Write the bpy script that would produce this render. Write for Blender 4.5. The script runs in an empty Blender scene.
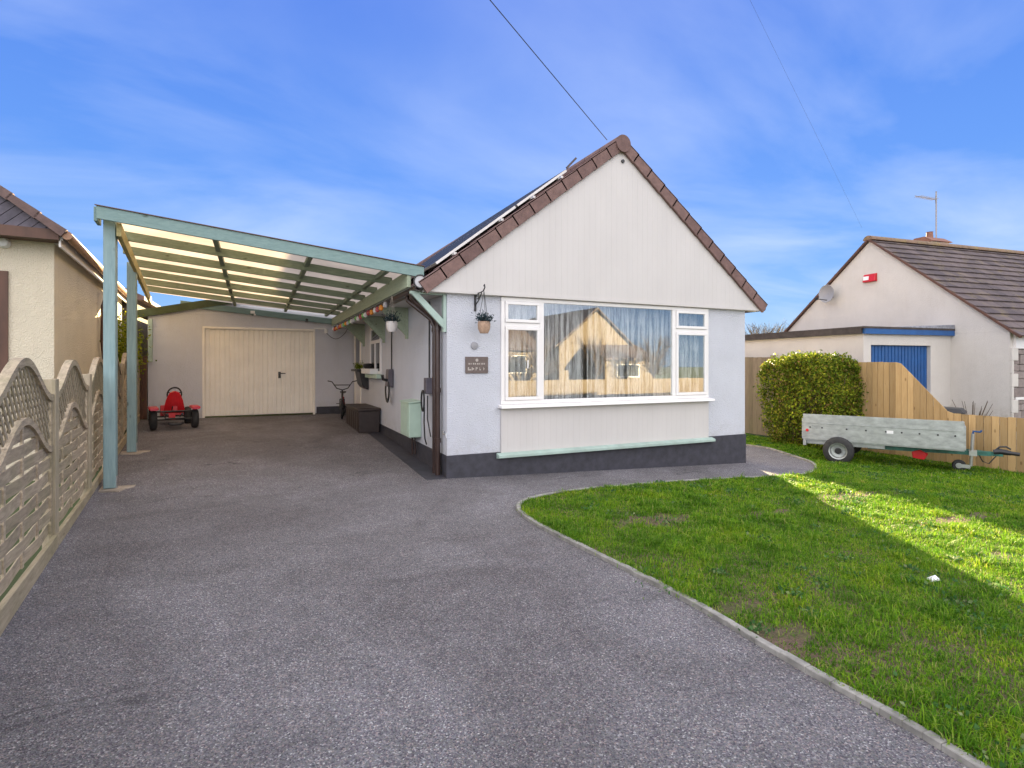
import bpy, math, random
import numpy as np
from mathutils import Vector, Matrix
from mathutils.geometry import delaunay_2d_cdt
random.seed(7); rng = np.random.default_rng(7)
R = math.radians
C = bpy.context.scene.collection
CAM = (-2.35, -7.12, 1.55)
TH = R(25.07)
SUN_EL = R(12.8); SUN_AZ = math.atan2(.53, .85)      # azimuth from +Y towards +X

def clamp(v, a, b): return max(a, min(b, v))
def sm(t): t = clamp(t, 0, 1); return t*t*(3-2*t)
def g(x, y):
    """ground height: falls to the right, rises up the drive to the garage"""
    return -.0375*clamp(x, 0, 9.5) + .035*clamp(y, 0, 8)*(1-sm((x+.4)/1.4))

# ------------------------------------------------------------------ materials
def nt(name):
    m = bpy.data.materials.new(name); m.use_nodes = True
    n = m.node_tree; b = n.nodes['Principled BSDF']
    return m, n, b
def N(n, t, **k):
    o = n.nodes.new(t)
    for a, v in k.items():
        if a in o.inputs.keys(): o.inputs[a].default_value = v
        else: setattr(o, a, v)
    return o
def coords(n, scale=(1, 1, 1), rot=(0, 0, 0)):
    tc = N(n, 'ShaderNodeTexCoord'); mp = N(n, 'ShaderNodeMapping')
    mp.inputs['Scale'].default_value = scale; mp.inputs['Rotation'].default_value = rot
    n.links.new(tc.outputs['Object'], mp.inputs[0]); return mp.outputs[0]
def ramp(n, fac, stops):
    r = N(n, 'ShaderNodeValToRGB'); e = r.color_ramp.elements
    while len(e) < len(stops): e.new(.5)
    for el, (p, c) in zip(e, stops):
        el.position = p; el.color = (*c, 1) if len(c) == 3 else c
    n.links.new(fac, r.inputs[0]); return r.outputs[0]
def noise(n, v, scale, detail=4, rough=.55, dist=0.0):
    o = N(n, 'ShaderNodeTexNoise'); o.inputs['Scale'].default_value = scale
    o.inputs['Detail'].default_value = detail; o.inputs['Roughness'].default_value = rough
    o.inputs['Distortion'].default_value = dist
    n.links.new(v, o.inputs['Vector']); return o.outputs[0]
def mix(n, f, a, b, mode='MIX'):
    o = N(n, 'ShaderNodeMix'); o.data_type = 'RGBA'; o.blend_type = mode
    for s, v in ((0, f), (6, a), (7, b)):
        if hasattr(v, 'node'): n.links.new(v, o.inputs[s])
        else: o.inputs[s].default_value = v if s == 0 else (*v, 1)
    return o.outputs[2]
def bump(n, b, h, strength, dist):
    o = N(n, 'ShaderNodeBump'); o.inputs['Strength'].default_value = strength
    o.inputs['Distance'].default_value = dist
    n.links.new(h, o.inputs['Height']); n.links.new(o.outputs[0], b.inputs['Normal']); return o
def basic(name, col, rough=.6, metal=0, var=.15, scale=6, bs=None, stretch=(1, 1, 1), spec=.5, var2=None):
    m, n, b = nt(name)
    v = coords(n, stretch)
    f = noise(n, v, scale, 5, .6)
    lo = tuple(c*(1-var) for c in col); hi = tuple(min(1, c*(1+var)) for c in col)
    if var2: lo = var2
    c = ramp(n, f, [(.32, lo), (.68, hi)])
    n.links.new(c, b.inputs['Base Color'])
    b.inputs['Roughness'].default_value = rough; b.inputs['Metallic'].default_value = metal
    b.inputs['Specular IOR Level'].default_value = spec
    if bs: bump(n, b, noise(n, coords(n), bs[0], 3), bs[1], bs[2])
    return m
def render_wall(name, col, dirt=(.45, .42, .36), dirtamt=.25, bscale=90, rough=.85):
    m, n, b = nt(name); v = coords(n)
    f1 = noise(n, v, 1.3, 6, .65); f2 = noise(n, v, 60, 3)
    c = mix(n, f2, tuple(x*.93 for x in col), col)
    vs = coords(n, (3, 3, .5)); f3 = noise(n, vs, 1.5, 5, .7)
    r = ramp(n, f3, [(.52, (0, 0, 0)), (.8, (1, 1, 1))])
    mm = N(n, 'ShaderNodeMath', operation='MULTIPLY'); n.links.new(r, mm.inputs[0]); mm.inputs[1].default_value = dirtamt
    c = mix(n, mm.outputs[0], c, dirt)
    tc2 = N(n, 'ShaderNodeNewGeometry'); sp2 = N(n, 'ShaderNodeSeparateXYZ'); n.links.new(tc2.outputs['Position'], sp2.inputs[0])
    lo_ = ramp(n, sp2.outputs[2], [(.33, (.55,)*3), (.62, (0, 0, 0))]); nd_ = ramp(n, noise(n, v, 7, 6, .75), [(.42, (0, 0, 0)), (.62, (1, 1, 1))])
    c = mix(n, mix(n, 1.0, lo_, nd_, 'MULTIPLY'), c, dirt)
    c2 = ramp(n, f1, [(.3, (.90,)*3), (.7, (1,)*3)])
    c = mix(n, 1.0, c, c2, 'MULTIPLY')
    n.links.new(c, b.inputs['Base Color']); b.inputs['Roughness'].default_value = rough
    b.inputs['Specular IOR Level'].default_value = .25
    vo = N(n, 'ShaderNodeTexVoronoi'); vo.inputs['Scale'].default_value = bscale; n.links.new(v, vo.inputs['Vector'])
    bump(n, b, vo.outputs[0], .9, .011)
    return m
def wood(name, c1, c2, axis='z', green=0.0, rough=.8, island=.25):
    """weathered timber: grain along axis, each board its own tone"""
    m, n, b = nt(name)
    sc = {'z': (14, 14, 1.0), 'x': (1.0, 14, 14), 'y': (14, 1.0, 14)}[axis]
    ge = N(n, 'ShaderNodeNewGeometry')
    tc = N(n, 'ShaderNodeTexCoord'); ad = N(n, 'ShaderNodeVectorMath', operation='ADD')
    cx = N(n, 'ShaderNodeCombineXYZ'); mu = N(n, 'ShaderNodeMath', operation='MULTIPLY'); mu.inputs[1].default_value = 37.0
    n.links.new(ge.outputs['Random Per Island'], mu.inputs[0])
    for i in range(3): n.links.new(mu.outputs[0], cx.inputs[i])
    n.links.new(tc.outputs['Object'], ad.inputs[0]); n.links.new(cx.outputs[0], ad.inputs[1])
    mp = N(n, 'ShaderNodeMapping'); mp.inputs['Scale'].default_value = sc; n.links.new(ad.outputs[0], mp.inputs[0])
    f = noise(n, mp.outputs[0], 3.0, 6, .65, .6)
    c = ramp(n, f, [(.3, c2), (.62, c1)])
    is_ = ramp(n, ge.outputs['Random Per Island'], [(0, (1-island,)*3), (1, (1.0,)*3)])
    c = mix(n, 1.0, c, is_, 'MULTIPLY')
    kn = N(n, 'ShaderNodeTexVoronoi'); kn.inputs['Scale'].default_value = 3.0
    mp2 = N(n, 'ShaderNodeMapping'); mp2.inputs['Scale'].default_value = {'z': (2, 2, .9), 'x': (.9, 2, 2), 'y': (2, .9, 2)}[axis]
    n.links.new(ad.outputs[0], mp2.inputs[0]); n.links.new(mp2.outputs[0], kn.inputs['Vector'])
    kr = ramp(n, kn.outputs[0], [(.05, (.45, .4, .35)), (.12, (1, 1, 1))])
    c = mix(n, .8, c, kr, 'MULTIPLY')
    if green:
        gf = noise(n, coords(n), 2.2, 5, .7)
        gr = ramp(n, gf, [(.45, (0, 0, 0)), (.7, (green,)*3)])
        c = mix(n, gr, c, (.16, .17, .07))
    n.links.new(c, b.inputs['Base Color']); b.inputs['Roughness'].default_value = rough
    b.inputs['Specular IOR Level'].default_value = .2
    bump(n, b, f, .35, .006)
    return m

def asphalt(name='asphalt'):
    m, n, b = nt(name); v = coords(n)
    vo = N(n, 'ShaderNodeTexVoronoi'); vo.inputs['Scale'].default_value = 150; n.links.new(v, vo.inputs['Vector'])
    sp = N(n, 'ShaderNodeSeparateColor'); n.links.new(vo.outputs['Color'], sp.inputs[0])
    st = ramp(n, sp.outputs[0], [(.0, (.050, .050, .060)), (.25, (.10, .085, .10)), (.45, (.115, .12, .13)), (.62, (.12, .118, .108)), (.8, (.165, .16, .175)), (.9, (.22, .175, .165)), (.96, (.23, .23, .24)), (1, (.36, .35, .34))])
    fn = noise(n, v, 260, 3, .7)
    c = mix(n, 1.0, st, ramp(n, fn, [(.3, (.6,)*3), (.7, (1.25,)*3)]), 'MULTIPLY')
    big = noise(n, v, .55, 6, .62, .8)
    c = mix(n, 1.0, c, ramp(n, big, [(.33, (1.12, 1.08, 1.08)), (.5, (1.46, 1.45, 1.46)), (.66, (1.78, 1.78, 1.82))]), 'MULTIPLY')
    md = noise(n, v, 3.5, 5, .7)
    c = mix(n, 1.0, c, ramp(n, md, [(.35, (.88,)*3), (.65, (1.06,)*3)]), 'MULTIPLY')
    st_ = noise(n, v, 1.6, 7, .72, 1.2)
    c = mix(n, ramp(n, st_, [(.62, (0, 0, 0)), (.74, (.35,)*3)]), c, (.05, .047, .05))
    # a few fine wandering cracks
    vc = coords(n, (.28, .75, 1), (0, 0, .5))
    vd = N(n, 'ShaderNodeVectorMath', operation='ADD'); nz = N(n, 'ShaderNodeTexNoise'); nz.inputs['Scale'].default_value = 2.2; nz.inputs['Detail'].default_value = 6
    n.links.new(vc, nz.inputs['Vector']); n.links.new(vc, vd.inputs[0]); n.links.new(nz.outputs[1], vd.inputs[1])
    cr = N(n, 'ShaderNodeTexVoronoi'); cr.feature = 'DISTANCE_TO_EDGE'; cr.inputs['Scale'].default_value = .8; n.links.new(vd.outputs[0], cr.inputs['Vector'])
    ck = ramp(n, cr.outputs[0], [(.003, (1, 1, 1)), (.014, (0, 0, 0))])
    gate = ramp(n, noise(n, v, .8, 4, .6), [(.55, (0, 0, 0)), (.68, (.6,)*3)])
    ck = mix(n, 1.0, ck, gate, 'MULTIPLY')
    c = mix(n, ck, c, (.03, .03, .034))
    n.links.new(c, b.inputs['Base Color']); b.inputs['Roughness'].default_value = .82
    b.inputs['Specular IOR Level'].default_value = .3
    bump(n, b, vo.outputs[0], .9, .008)
    return m

def soil_mat():
    m, n, b = nt('lawn_soil'); v = coords(n)
    f = noise(n, v, 1.1, 6, .7, .3); f2 = noise(n, v, 45, 4, .7)
    c = ramp(n, f, [(.36, (.075, .07, .025)), (.5, (.115, .075, .05))])
    c = mix(n, 1.0, c, ramp(n, f2, [(.3, (.6,)*3), (.75, (1.7,)*3)]), 'MULTIPLY')
    n.links.new(c, b.inputs['Base Color']); b.inputs['Roughness'].default_value = .95
    bump(n, b, f2, .9, .02); return m
def leafmat(name, cols, rough=.5, trans=.35, patch=None, patch_scale=1.2):
    m, n, b = nt(name); ge = N(n, 'ShaderNodeNewGeometry')
    c = ramp(n, ge.outputs['Random Per Island'], cols)
    if patch:
        pf = noise(n, coords(n), patch_scale, 5, .65)
        c = mix(n, 1.0, c, ramp(n, pf, patch), 'MULTIPLY')
    n.links.new(c, b.inputs['Base Color']); b.inputs['Roughness'].default_value = rough
    b.inputs['Specular IOR Level'].default_value = .08
    tr = N(n, 'ShaderNodeBsdfTranslucent'); n.links.new(c, tr.inputs[0])
    ms = N(n, 'ShaderNodeMixShader'); ms.inputs[0].default_value = trans
    n.links.new(b.outputs[0], ms.inputs[1]); n.links.new(tr.outputs[0], ms.inputs[2])
    n.links.new(ms.outputs[0], n.nodes['Material Output'].inputs[0]); return m
def glassmat(name, refl=.32, tint=(.85, .9, .9)):
    m = bpy.data.materials.new(name); m.use_nodes = True; n = m.node_tree; n.nodes.clear()
    out = N(n, 'ShaderNodeOutputMaterial'); gl = N(n, 'ShaderNodeBsdfGlossy'); gl.inputs['Roughness'].default_value = .005
    gl.inputs['Color'].default_value = (1, 1, 1, 1)
    t = N(n, 'ShaderNodeBsdfTransparent'); t.inputs[0].default_value = (*tint, 1)
    fr = N(n, 'ShaderNodeLayerWeight'); fr.inputs[0].default_value = .25
    mr = N(n, 'ShaderNodeMath', operation='MULTIPLY_ADD'); n.links.new(fr.outputs[1], mr.inputs[0]); mr.inputs[1].default_value = .3; mr.inputs[2].default_value = refl
    mr.use_clamp = True
    bp = N(n, 'ShaderNodeBump'); bp.inputs['Strength'].default_value = .03; bp.inputs['Distance'].default_value = .01
    n.links.new(noise(n, coords(n), 2.0, 2), bp.inputs['Height']); n.links.new(bp.outputs[0], gl.inputs['Normal'])
    ms = N(n, 'ShaderNodeMixShader'); n.links.new(mr.outputs[0], ms.inputs[0]); n.links.new(t.outputs[0], ms.inputs[1]); n.links.new(gl.outputs[0], ms.inputs[2])
    n.links.new(ms.outputs[0], out.inputs[0]); return m
def sheermat(name, col, alpha=.5, trans=.6, vary=True):
    """thin cloth or milky plastic: diffuse + translucent, part see-through"""
    m = bpy.data.materials.new(name); m.use_nodes = True; n = m.node_tree; n.nodes.clear()
    out = N(n, 'ShaderNodeOutputMaterial'); d = N(n, 'ShaderNodeBsdfDiffuse'); t = N(n, 'ShaderNodeBsdfTranslucent'); tp = N(n, 'ShaderNodeBsdfTransparent')
    c = ramp(n, noise(n, coords(n, (1, 1, .3)), 4 if vary else 1.5, 5, .6), [(.35, tuple(x*.82 for x in col)), (.65, col)])
    n.links.new(c, d.inputs[0]); n.links.new(c, t.inputs[0])
    m1 = N(n, 'ShaderNodeMixShader'); m1.inputs[0].default_value = trans; n.links.new(d.outputs[0], m1.inputs[1]); n.links.new(t.outputs[0], m1.inputs[2])
    m2 = N(n, 'ShaderNodeMixShader'); m2.inputs[0].default_value = alpha; n.links.new(tp.outputs[0], m2.inputs[1]); n.links.new(m1.outputs[0], m2.inputs[2])
    n.links.new(m2.outputs[0], out.inputs[0]); return m
def tilemat(name, c1, c2, moss=None, rough=.8, island=.5):
    m, n, b = nt(name); ge = N(n, 'ShaderNodeNewGeometry'); v = coords(n)
    c = mix(n, ge.outputs['Random Per Island'], c1, c2)
    f = noise(n, v, 9, 6, .7)
    c = mix(n, 1.0, c, ramp(n, f, [(.3, (.7,)*3), (.7, (1.2,)*3)]), 'MULTIPLY')
    if moss:
        mf = ramp(n, noise(n, v, 3.2, 6, .75), [(.52, (0, 0, 0)), (.68, (.8,)*3)])
        c = mix(n, mf, c, moss)
    n.links.new(c, b.inputs['Base Color']); b.inputs['Roughness'].default_value = rough
    bump(n, b, noise(n, v, 60, 4, .7), .5, .004); return m

M = {}
M['asphalt'] = asphalt(); M['soil'] = soil_mat()
M['house'] = render_wall('painted_render_pale_blue', (.66, .68, .745), (.5, .5, .5), .15)
M['garage_wall'] = render_wall('lightened_house_render', (.74, .75, .81), (.5, .46, .4), .2)  # house paint, lightened to make up for weak light under the carport
M['plinth'] = basic('black_plinth_paint', (.040, .040, .052), .6, var=.3, scale=8, bs=(70, .5, .006))
M['clad'] = basic('cream_cladding', (.575, .55, .535), .45, var=.035, scale=2, stretch=(1, 1, .4), spec=.4)
M['upvc'] = basic('white_upvc', (.80, .78, .77), .3, var=.02)
M['tile'] = tilemat('brown_concrete_tile', (.15, .088, .080), (.20, .122, .108))
M['cream_wall'] = render_wall('cream_render', (.74, .70, .655), (.42, .36, .28), .14)
M['cream_wall2'] = render_wall('cream_render_left', (.80, .72, .57), (.5, .4, .28), .15, 70)
M['mint'] = basic('mint_green_paint', (.36, .47, .42), .55, var=.12, scale=5, stretch=(1, 1, 1), bs=(30, .2, .004))
M['mintdark'] = wood('olive_green_stained_timber', (.27, .32, .235), (.19, .235, .165), 'x', 0, .7, .2)
M['teal'] = wood('teal_painted_timber', (.28, .39, .40), (.20, .30, .32), 'z', .12, .6, .1)
M['sagebeam'] = wood('sage_painted_timber', (.40, .46, .34), (.30, .36, .26), 'y', .1, .6, .1)
M['tealx'] = wood('teal_painted_beam', (.225, .325, .315), (.17, .26, .26), 'x', .08, .6, .1)
M['poly'] = sheermat('milky_polycarbonate', (.66, .60, .54), .92, .86, False)
M['brown'] = basic('brown_plastic_pipe', (.045, .026, .022), .3, var=.2)
M['black'] = basic('black_plastic', (.018, .018, .020), .4, var=.3)
M['rubber'] = basic('tyre_rubber', (.025, .025, .026), .75, var=.35, scale=12, bs=(40, .5, .004))
M['door'] = basic('cream_garage_door_paint', (.90, .85, .76), .4, var=.05, scale=2)
M['fence'] = wood('weathered_grey_larch', (.54, .44, .32), (.30, .245, .185), 'y', .4)
M['fencez'] = wood('weathered_post_timber', (.47, .395, .29), (.29, .245, .18), 'z', .3)
M['gravelboard'] = wood('mossy_gravel_board', (.46, .385, .27), (.30, .25, .17), 'y', .35)
M['newfence'] = wood('fresh_tan_timber', (.60, .41, .20), (.50, .32, .14), 'z', 0, .75, .42)
M['oldfence'] = wood('old_grey_brown_timber', (.23, .185, .135), (.15, .12, .095), 'z', .25)
M['kerb'] = basic('concrete_edging', (.255, .245, .225), .9, var=.4, scale=9, bs=(60, .5, .006))
M['darkgreen'] = basic('shade_darkened_green_board', (.05, .07, .03), .7, var=.3)  # bargeboard green, darkened to stand in for the shadow on it
M['sunlitgutter'] = basic('sun_tinted_brown_gutter', (.36, .20, .12), .5, var=.2)  # brown gutter with the orange of sunlight put into its colour
M['sunlitbeam'] = wood('sun_tinted_sage_timber', (.46, .40, .20), (.32, .28, .13), 'y', .15, .7, .1)  # sage side beam, yellowed in the colour to look sunlit
M['galv'] = basic('galvanised_steel', (.40, .42, .41), .42, .65, var=.22, scale=7, stretch=(1, 1, 2))
M['steel'] = basic('bright_steel', (.55, .55, .55), .3, .8, var=.15)
M['green_metal'] = basic('green_drawbar_paint', (.02, .12, .09), .5, var=.4, scale=14)
M['red'] = basic('red_plastic', (.55, .012, .02), .3, var=.15)
M['pink'] = basic('pink_red_plastic', (.62, .05, .10), .35, var=.15)
M['chest'] = basic('dark_brown_resin', (.035, .024, .022), .5, var=.25, bs=(25, .3, .004))
M['sage_box'] = basic('sage_green_paint', (.42, .55, .45), .5, var=.06)
M['blue'] = basic('blue_door_paint', (.012, .085, .27), .4, var=.15)
M['felt'] = basic('dark_roof_felt', (.055, .045, .042), .9, var=.35)
M['lead'] = basic('lead_flashing', (.25, .26, .30), .6, .2, var=.3, scale=12)
M['slate'] = tilemat('grey_brown_roof_tile', (.07, .052, .055), (.13, .098, .095), (.17, .13, .07))
M['ridge_moss'] = tilemat('mossy_ridge_tile', (.20, .14, .09), (.22, .13, .085), (.25, .19, .05))
M['darktile'] = tilemat('dark_hung_board', (.10, .09, .115), (.135, .12, .15))
M['verge'] = tilemat('left_verge_tile', (.12, .075, .07), (.17, .11, .10))
M['brownwood'] = basic('stained_brown_timber', (.10, .045, .028), .55, var=.3, scale=8, stretch=(1, 1, .2))
M['stone'] = tilemat('rubble_stone', (.20, .16, .15), (.34, .29, .27))
M['mortar'] = basic('mortar', (.30, .28, .26), .95, var=.1)
M['glass'] = glassmat('window_glass', .15, (.95, .97, .96))
M['darkglass'] = basic('dark_window_glass', (.03, .035, .04), .03, var=.2, spec=1.0)
M['net'] = sheermat('net_curtain', (.88, .86, .88), .86, .15)
_n = M['net'].node_tree; _m2 = [x for x in _n.nodes if x.type == 'MIX_SHADER'][-1]
_f = noise(_n, coords(_n, (1, 1, .05)), 19, 5, .75)
_a = ramp(_n, _f, [(.38, (.06,)*3), (.54, (1.0,)*3)]); _n.links.new(_a, _m2.inputs[0])
M['panelglass'] = basic('solar_cell_glass', (.012, .014, .022), .6, var=.2, spec=.2)
M['alu'] = basic('aluminium_frame', (.50, .48, .46), .35, .7, var=.08)
M['terracotta'] = basic('woven_tan_pot', (.40, .27, .19), .8, var=.2, scale=30)
M['whitepot'] = basic('white_ceramic_pot', (.66, .62, .60), .5, var=.05)
M['lavleaf'] = leafmat('blue_green_leaf', [(0, (.02, .035, .045)), (1, (.06, .10, .11))])
M['hedgeleaf'] = leafmat('hedge_leaf', [(0, (.06, .10, .015)), (.5, (.15, .23, .022)), (.82, (.34, .38, .03)), (1, (.24, .15, .06))], .45, .3, [(.35, (.65, .65, .65)), (.65, (1.25, 1.2, 1.1))], 3.0)
M['twig'] = basic('brown_twig', (.10, .07, .045), .9, var=.3)
M['shrubleaf'] = leafmat('golden_shrub_leaf', [(0, (.09, .14, .01)), (1, (.32, .32, .03))])
M['grass'] = leafmat('grass_blade', [(0, (.055, .15, .012)), (.45, (.12, .28, .016)), (.85, (.24, .40, .025)), (1, (.36, .34, .12))], .5, .4,
                     [(.32, (.50, .62, .6)), (.5, (1, 1, 1)), (.68, (1.4, 1.15, .8))], 1.9)
M['clothes'] = basic('grey_blue_charger_plastic', (.10, .09, .11), .45, var=.2)
M['signwood'] = basic('brown_slate_plaque', (.13, .10, .09), .6, var=.15, scale=20)
M['letter'] = basic('pale_engraved_letter', (.42, .38, .34), .6, var=.05)
M['grey'] = basic('grey_plastic', (.30, .30, .32), .5, var=.05)
M['palegrey'] = basic('pale_grey_plastic', (.5, .5, .52), .5, var=.06)
M['white'] = basic('white_plastic', (.8, .8, .8), .4, var=.03)
M['concrete'] = basic('rough_concrete', (.40, .34, .28), .95, var=.3, scale=7, bs=(40, .5, .01))
M['greyroad'] = basic('road_surface', (.07, .07, .07), .9, var=.2)
M['farground'] = basic('far_grass_ground', (.06, .085, .03), .95, var=.3, scale=.3)
M['warmwall'] = render_wall('sunlit_cream_render', (.25, .21, .165), (.16, .12, .08), .2)
M['redtile'] = tilemat('red_brown_roof', (.20, .09, .06), (.27, .13, .09))
M['rope'] = basic('pale_rope', (.5, .45, .38), .9)

# ------------------------------------------------------------------ mesh builder
class MB:
    def __init__(s): s.v = []; s.f = []
    def add(s, vs, fs):
        o = len(s.v); s.v += [tuple(p) for p in vs]; s.f += [tuple(i+o for i in f) for f in fs]; return s
    def box(s, x0, x1, y0, y1, z0, z1):
        if x0 > x1: x0, x1 = x1, x0
        if y0 > y1: y0, y1 = y1, y0
        if z0 > z1: z0, z1 = z1, z0
        return s.add([(x0,y0,z0),(x1,y0,z0),(x1,y1,z0),(x0,y1,z0),(x0,y0,z1),(x1,y0,z1),(x1,y1,z1),(x0,y1,z1)],
                     [(0,3,2,1),(4,5,6,7),(0,1,5,4),(1,2,6,5),(2,3,7,6),(3,0,4,7)])
    def hexa(s, p):      # 8 corners: bottom 4 ccw, top 4 ccw
        return s.add(p, [(0,3,2,1),(4,5,6,7),(0,1,5,4),(1,2,6,5),(2,3,7,6),(3,0,4,7)])
    def bar(s, a, b, w, h, up=(0, 0, 1)):   # rectangular bar from a to b, w sideways, h along up
        a = Vector(a); b = Vector(b); d = (b-a).normalized(); u = Vector(up)
        side = d.cross(u).normalized(); u = side.cross(d).normalized()
        p = []
        for z in (-1, 1):
            for q, t in ((a, -1), (a, 1), (b, 1), (b, -1)):
                p.append(q + side*t*w/2 + u*z*h/2)
        return s.hexa(p)
    def prism(s, poly, axis, a, b):         # polygon in the two other axes, extruded along axis
        n = len(poly)
        def P(u, v, w): return {'x': (w, u, v), 'y': (u, w, v), 'z': (u, v, w)}[axis]
        vs = [P(u, v, a) for u, v in poly] + [P(u, v, b) for u, v in poly]
        fs = [tuple(range(n))[::-1], tuple(range(n, 2*n))] + [(i, (i+1) % n, n+(i+1) % n, n+i) for i in range(n)]
        return s.add(vs, fs)
    def tube(s, pts, r, n=8, closed=False):
        pts = [Vector(p) for p in pts]; rs = r if isinstance(r, (list, tuple)) else [r]*len(pts)
        vs = []; prev = None
        for i, p in enumerate(pts):
            a = pts[i-1] if (i > 0 or closed) else p; b = pts[(i+1) % len(pts)] if (i < len(pts)-1 or closed) else p
            d = (b-a).normalized()
            ref = prev if prev is not None else (Vector((0, 0, 1)) if abs(d.z) < .9 else Vector((1, 0, 0)))
            u = (ref - d*ref.dot(d))
            if u.length < 1e-5: u = d.orthogonal()
            u.normalize(); w = d.cross(u); prev = u
            for k in range(n):
                t = 2*math.pi*k/n; vs.append(p + (u*math.cos(t)+w*math.sin(t))*rs[i])
        fs = []; m = len(pts)
        for i in range(m if closed else m-1):
            for k in range(n):
                j = (i+1) % m
                fs.append((i*n+k, i*n+(k+1) % n, j*n+(k+1) % n, j*n+k))
        if not closed: fs += [tuple(range(n))[::-1], tuple(range((m-1)*n, m*n))]
        return s.add(vs, fs)
    def lathe(s, prof, c, axis='z', n=24):   # prof [(r, h)], closed at the ends
        vs = []
        for r, h in prof:
            for k in range(n):
                t = 2*math.pi*k/n; a, b = r*math.cos(t), r*math.sin(t)
                vs.append({'z': (c[0]+a, c[1]+b, c[2]+h), 'x': (c[0]+h, c[1]+a, c[2]+b), 'y': (c[0]+a, c[1]+h, c[2]+b)}[axis])
        m = len(prof)
        fs = [(i*n+k, i*n+(k+1) % n, (i+1)*n+(k+1) % n, (i+1)*n+k) for i in range(m-1) for k in range(n)]
        fs += [tuple(range(n))[::-1], tuple(range((m-1)*n, m*n))]
        return s.add(vs, fs)
    def build(s, name, mat, parent=None, smooth=False, bevel=0, world=True):
        me = bpy.data.meshes.new(name)
        vs = s.v
        if parent is not None and world:
            r = parent.get('_root', None)
            loc, rz = roots[r if r else parent.name]
            c, sn = math.cos(-rz), math.sin(-rz)
            vs = [((x-loc[0])*c-(y-loc[1])*sn, (x-loc[0])*sn+(y-loc[1])*c, z-loc[2]) for x, y, z in vs]
        me.from_pydata(vs, [], s.f)
        import bmesh
        bm = bmesh.new(); bm.from_mesh(me); bmesh.ops.recalc_face_normals(bm, faces=bm.faces)
        if bevel: bmesh.ops.bevel(bm, geom=bm.edges, offset=bevel, segments=1, affect='EDGES', clamp_overlap=True)
        bm.to_mesh(me); bm.free()
        me.materials.append(M[mat] if isinstance(mat, str) else mat)
        o = bpy.data.objects.new(name, me); C.objects.link(o)
        if smooth:
            for p in me.polygons: p.use_smooth = True
            try: me.set_sharp_from_angle(angle=R(40))
            except Exception: pass
        if parent is not None:
            o.parent = parent
            rootof[o.name] = rootof.get(parent.name, parent.name)
            roots[o.name] = roots[rootof[o.name]]
        return o
roots = {}; rootof = {}
def thing(name, label, cat, loc, rz=0, group=None):
    o = bpy.data.objects.new(name, None); C.objects.link(o)
    o.location = loc; o.rotation_euler = (0, 0, rz); o.empty_display_size = .2
    o['label'] = label; o['category'] = cat
    if group: o['group'] = group
    roots[o.name] = (tuple(loc), rz)
    return o
def single(o, label, cat, group=None):
    o['label'] = label; o['category'] = cat
    if group: o['group'] = group
    return o
def struct(o, kind='structure'):
    o['kind'] = kind; return o
def rebase(o, loc):
    """move the origin of a one-mesh thing to its base"""
    me = o.data; me.transform(Matrix.Translation(-Vector(loc))); o.location = loc; return o

def L2W(loc, rz):
    c, s = math.cos(rz), math.sin(rz)
    return lambda x, y, z=0: (loc[0]+x*c-y*s, loc[1]+x*s+y*c, loc[2]+z)

def npmesh(name, verts, faces, mat):
    """verts (n,3), faces (m,k) numpy"""
    me = bpy.data.meshes.new(name); nv = len(verts); nf, k = faces.shape
    me.vertices.add(nv); me.vertices.foreach_set('co', verts.astype(np.float32).ravel())
    me.loops.add(nf*k); me.loops.foreach_set('vertex_index', faces.astype(np.int32).ravel())
    me.polygons.add(nf); me.polygons.foreach_set('loop_start', np.arange(0, nf*k, k, dtype=np.int32))
    me.update(calc_edges=True); me.materials.append(M[mat])
    o = bpy.data.objects.new(name, me); C.objects.link(o); return o
def leaves(P, size, mat, name, up=.3, aspect=.55):
    """leaf-sized bent quads at points P"""
    n = len(P); d = rng.normal(size=(n, 3)); d[:, 2] += up; d /= np.linalg.norm(d, axis=1)[:, None]
    e = rng.normal(size=(n, 3)); e -= (e*d).sum(1)[:, None]*d; e /= np.linalg.norm(e, axis=1)[:, None]
    s = (size*rng.uniform(.6, 1.3, n))[:, None]
    nrm = np.cross(d, e)
    a = P; b = P+d*s*.5+e*s*aspect*.5+nrm*s*.08; c = P+d*s; f = P+d*s*.5-e*s*aspect*.5+nrm*s*.08
    V = np.stack([a, b, c, f], 1).reshape(-1, 3)
    F = np.arange(4*n).reshape(n, 4)
    return npmesh(name, V, F, mat)
def attach(o, parent):
    loc, rz = roots[parent.name]
    o.data.transform(Matrix.Rotation(-rz, 4, 'Z') @ Matrix.Translation(-Vector(loc)))
    o.parent = parent; return o

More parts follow.
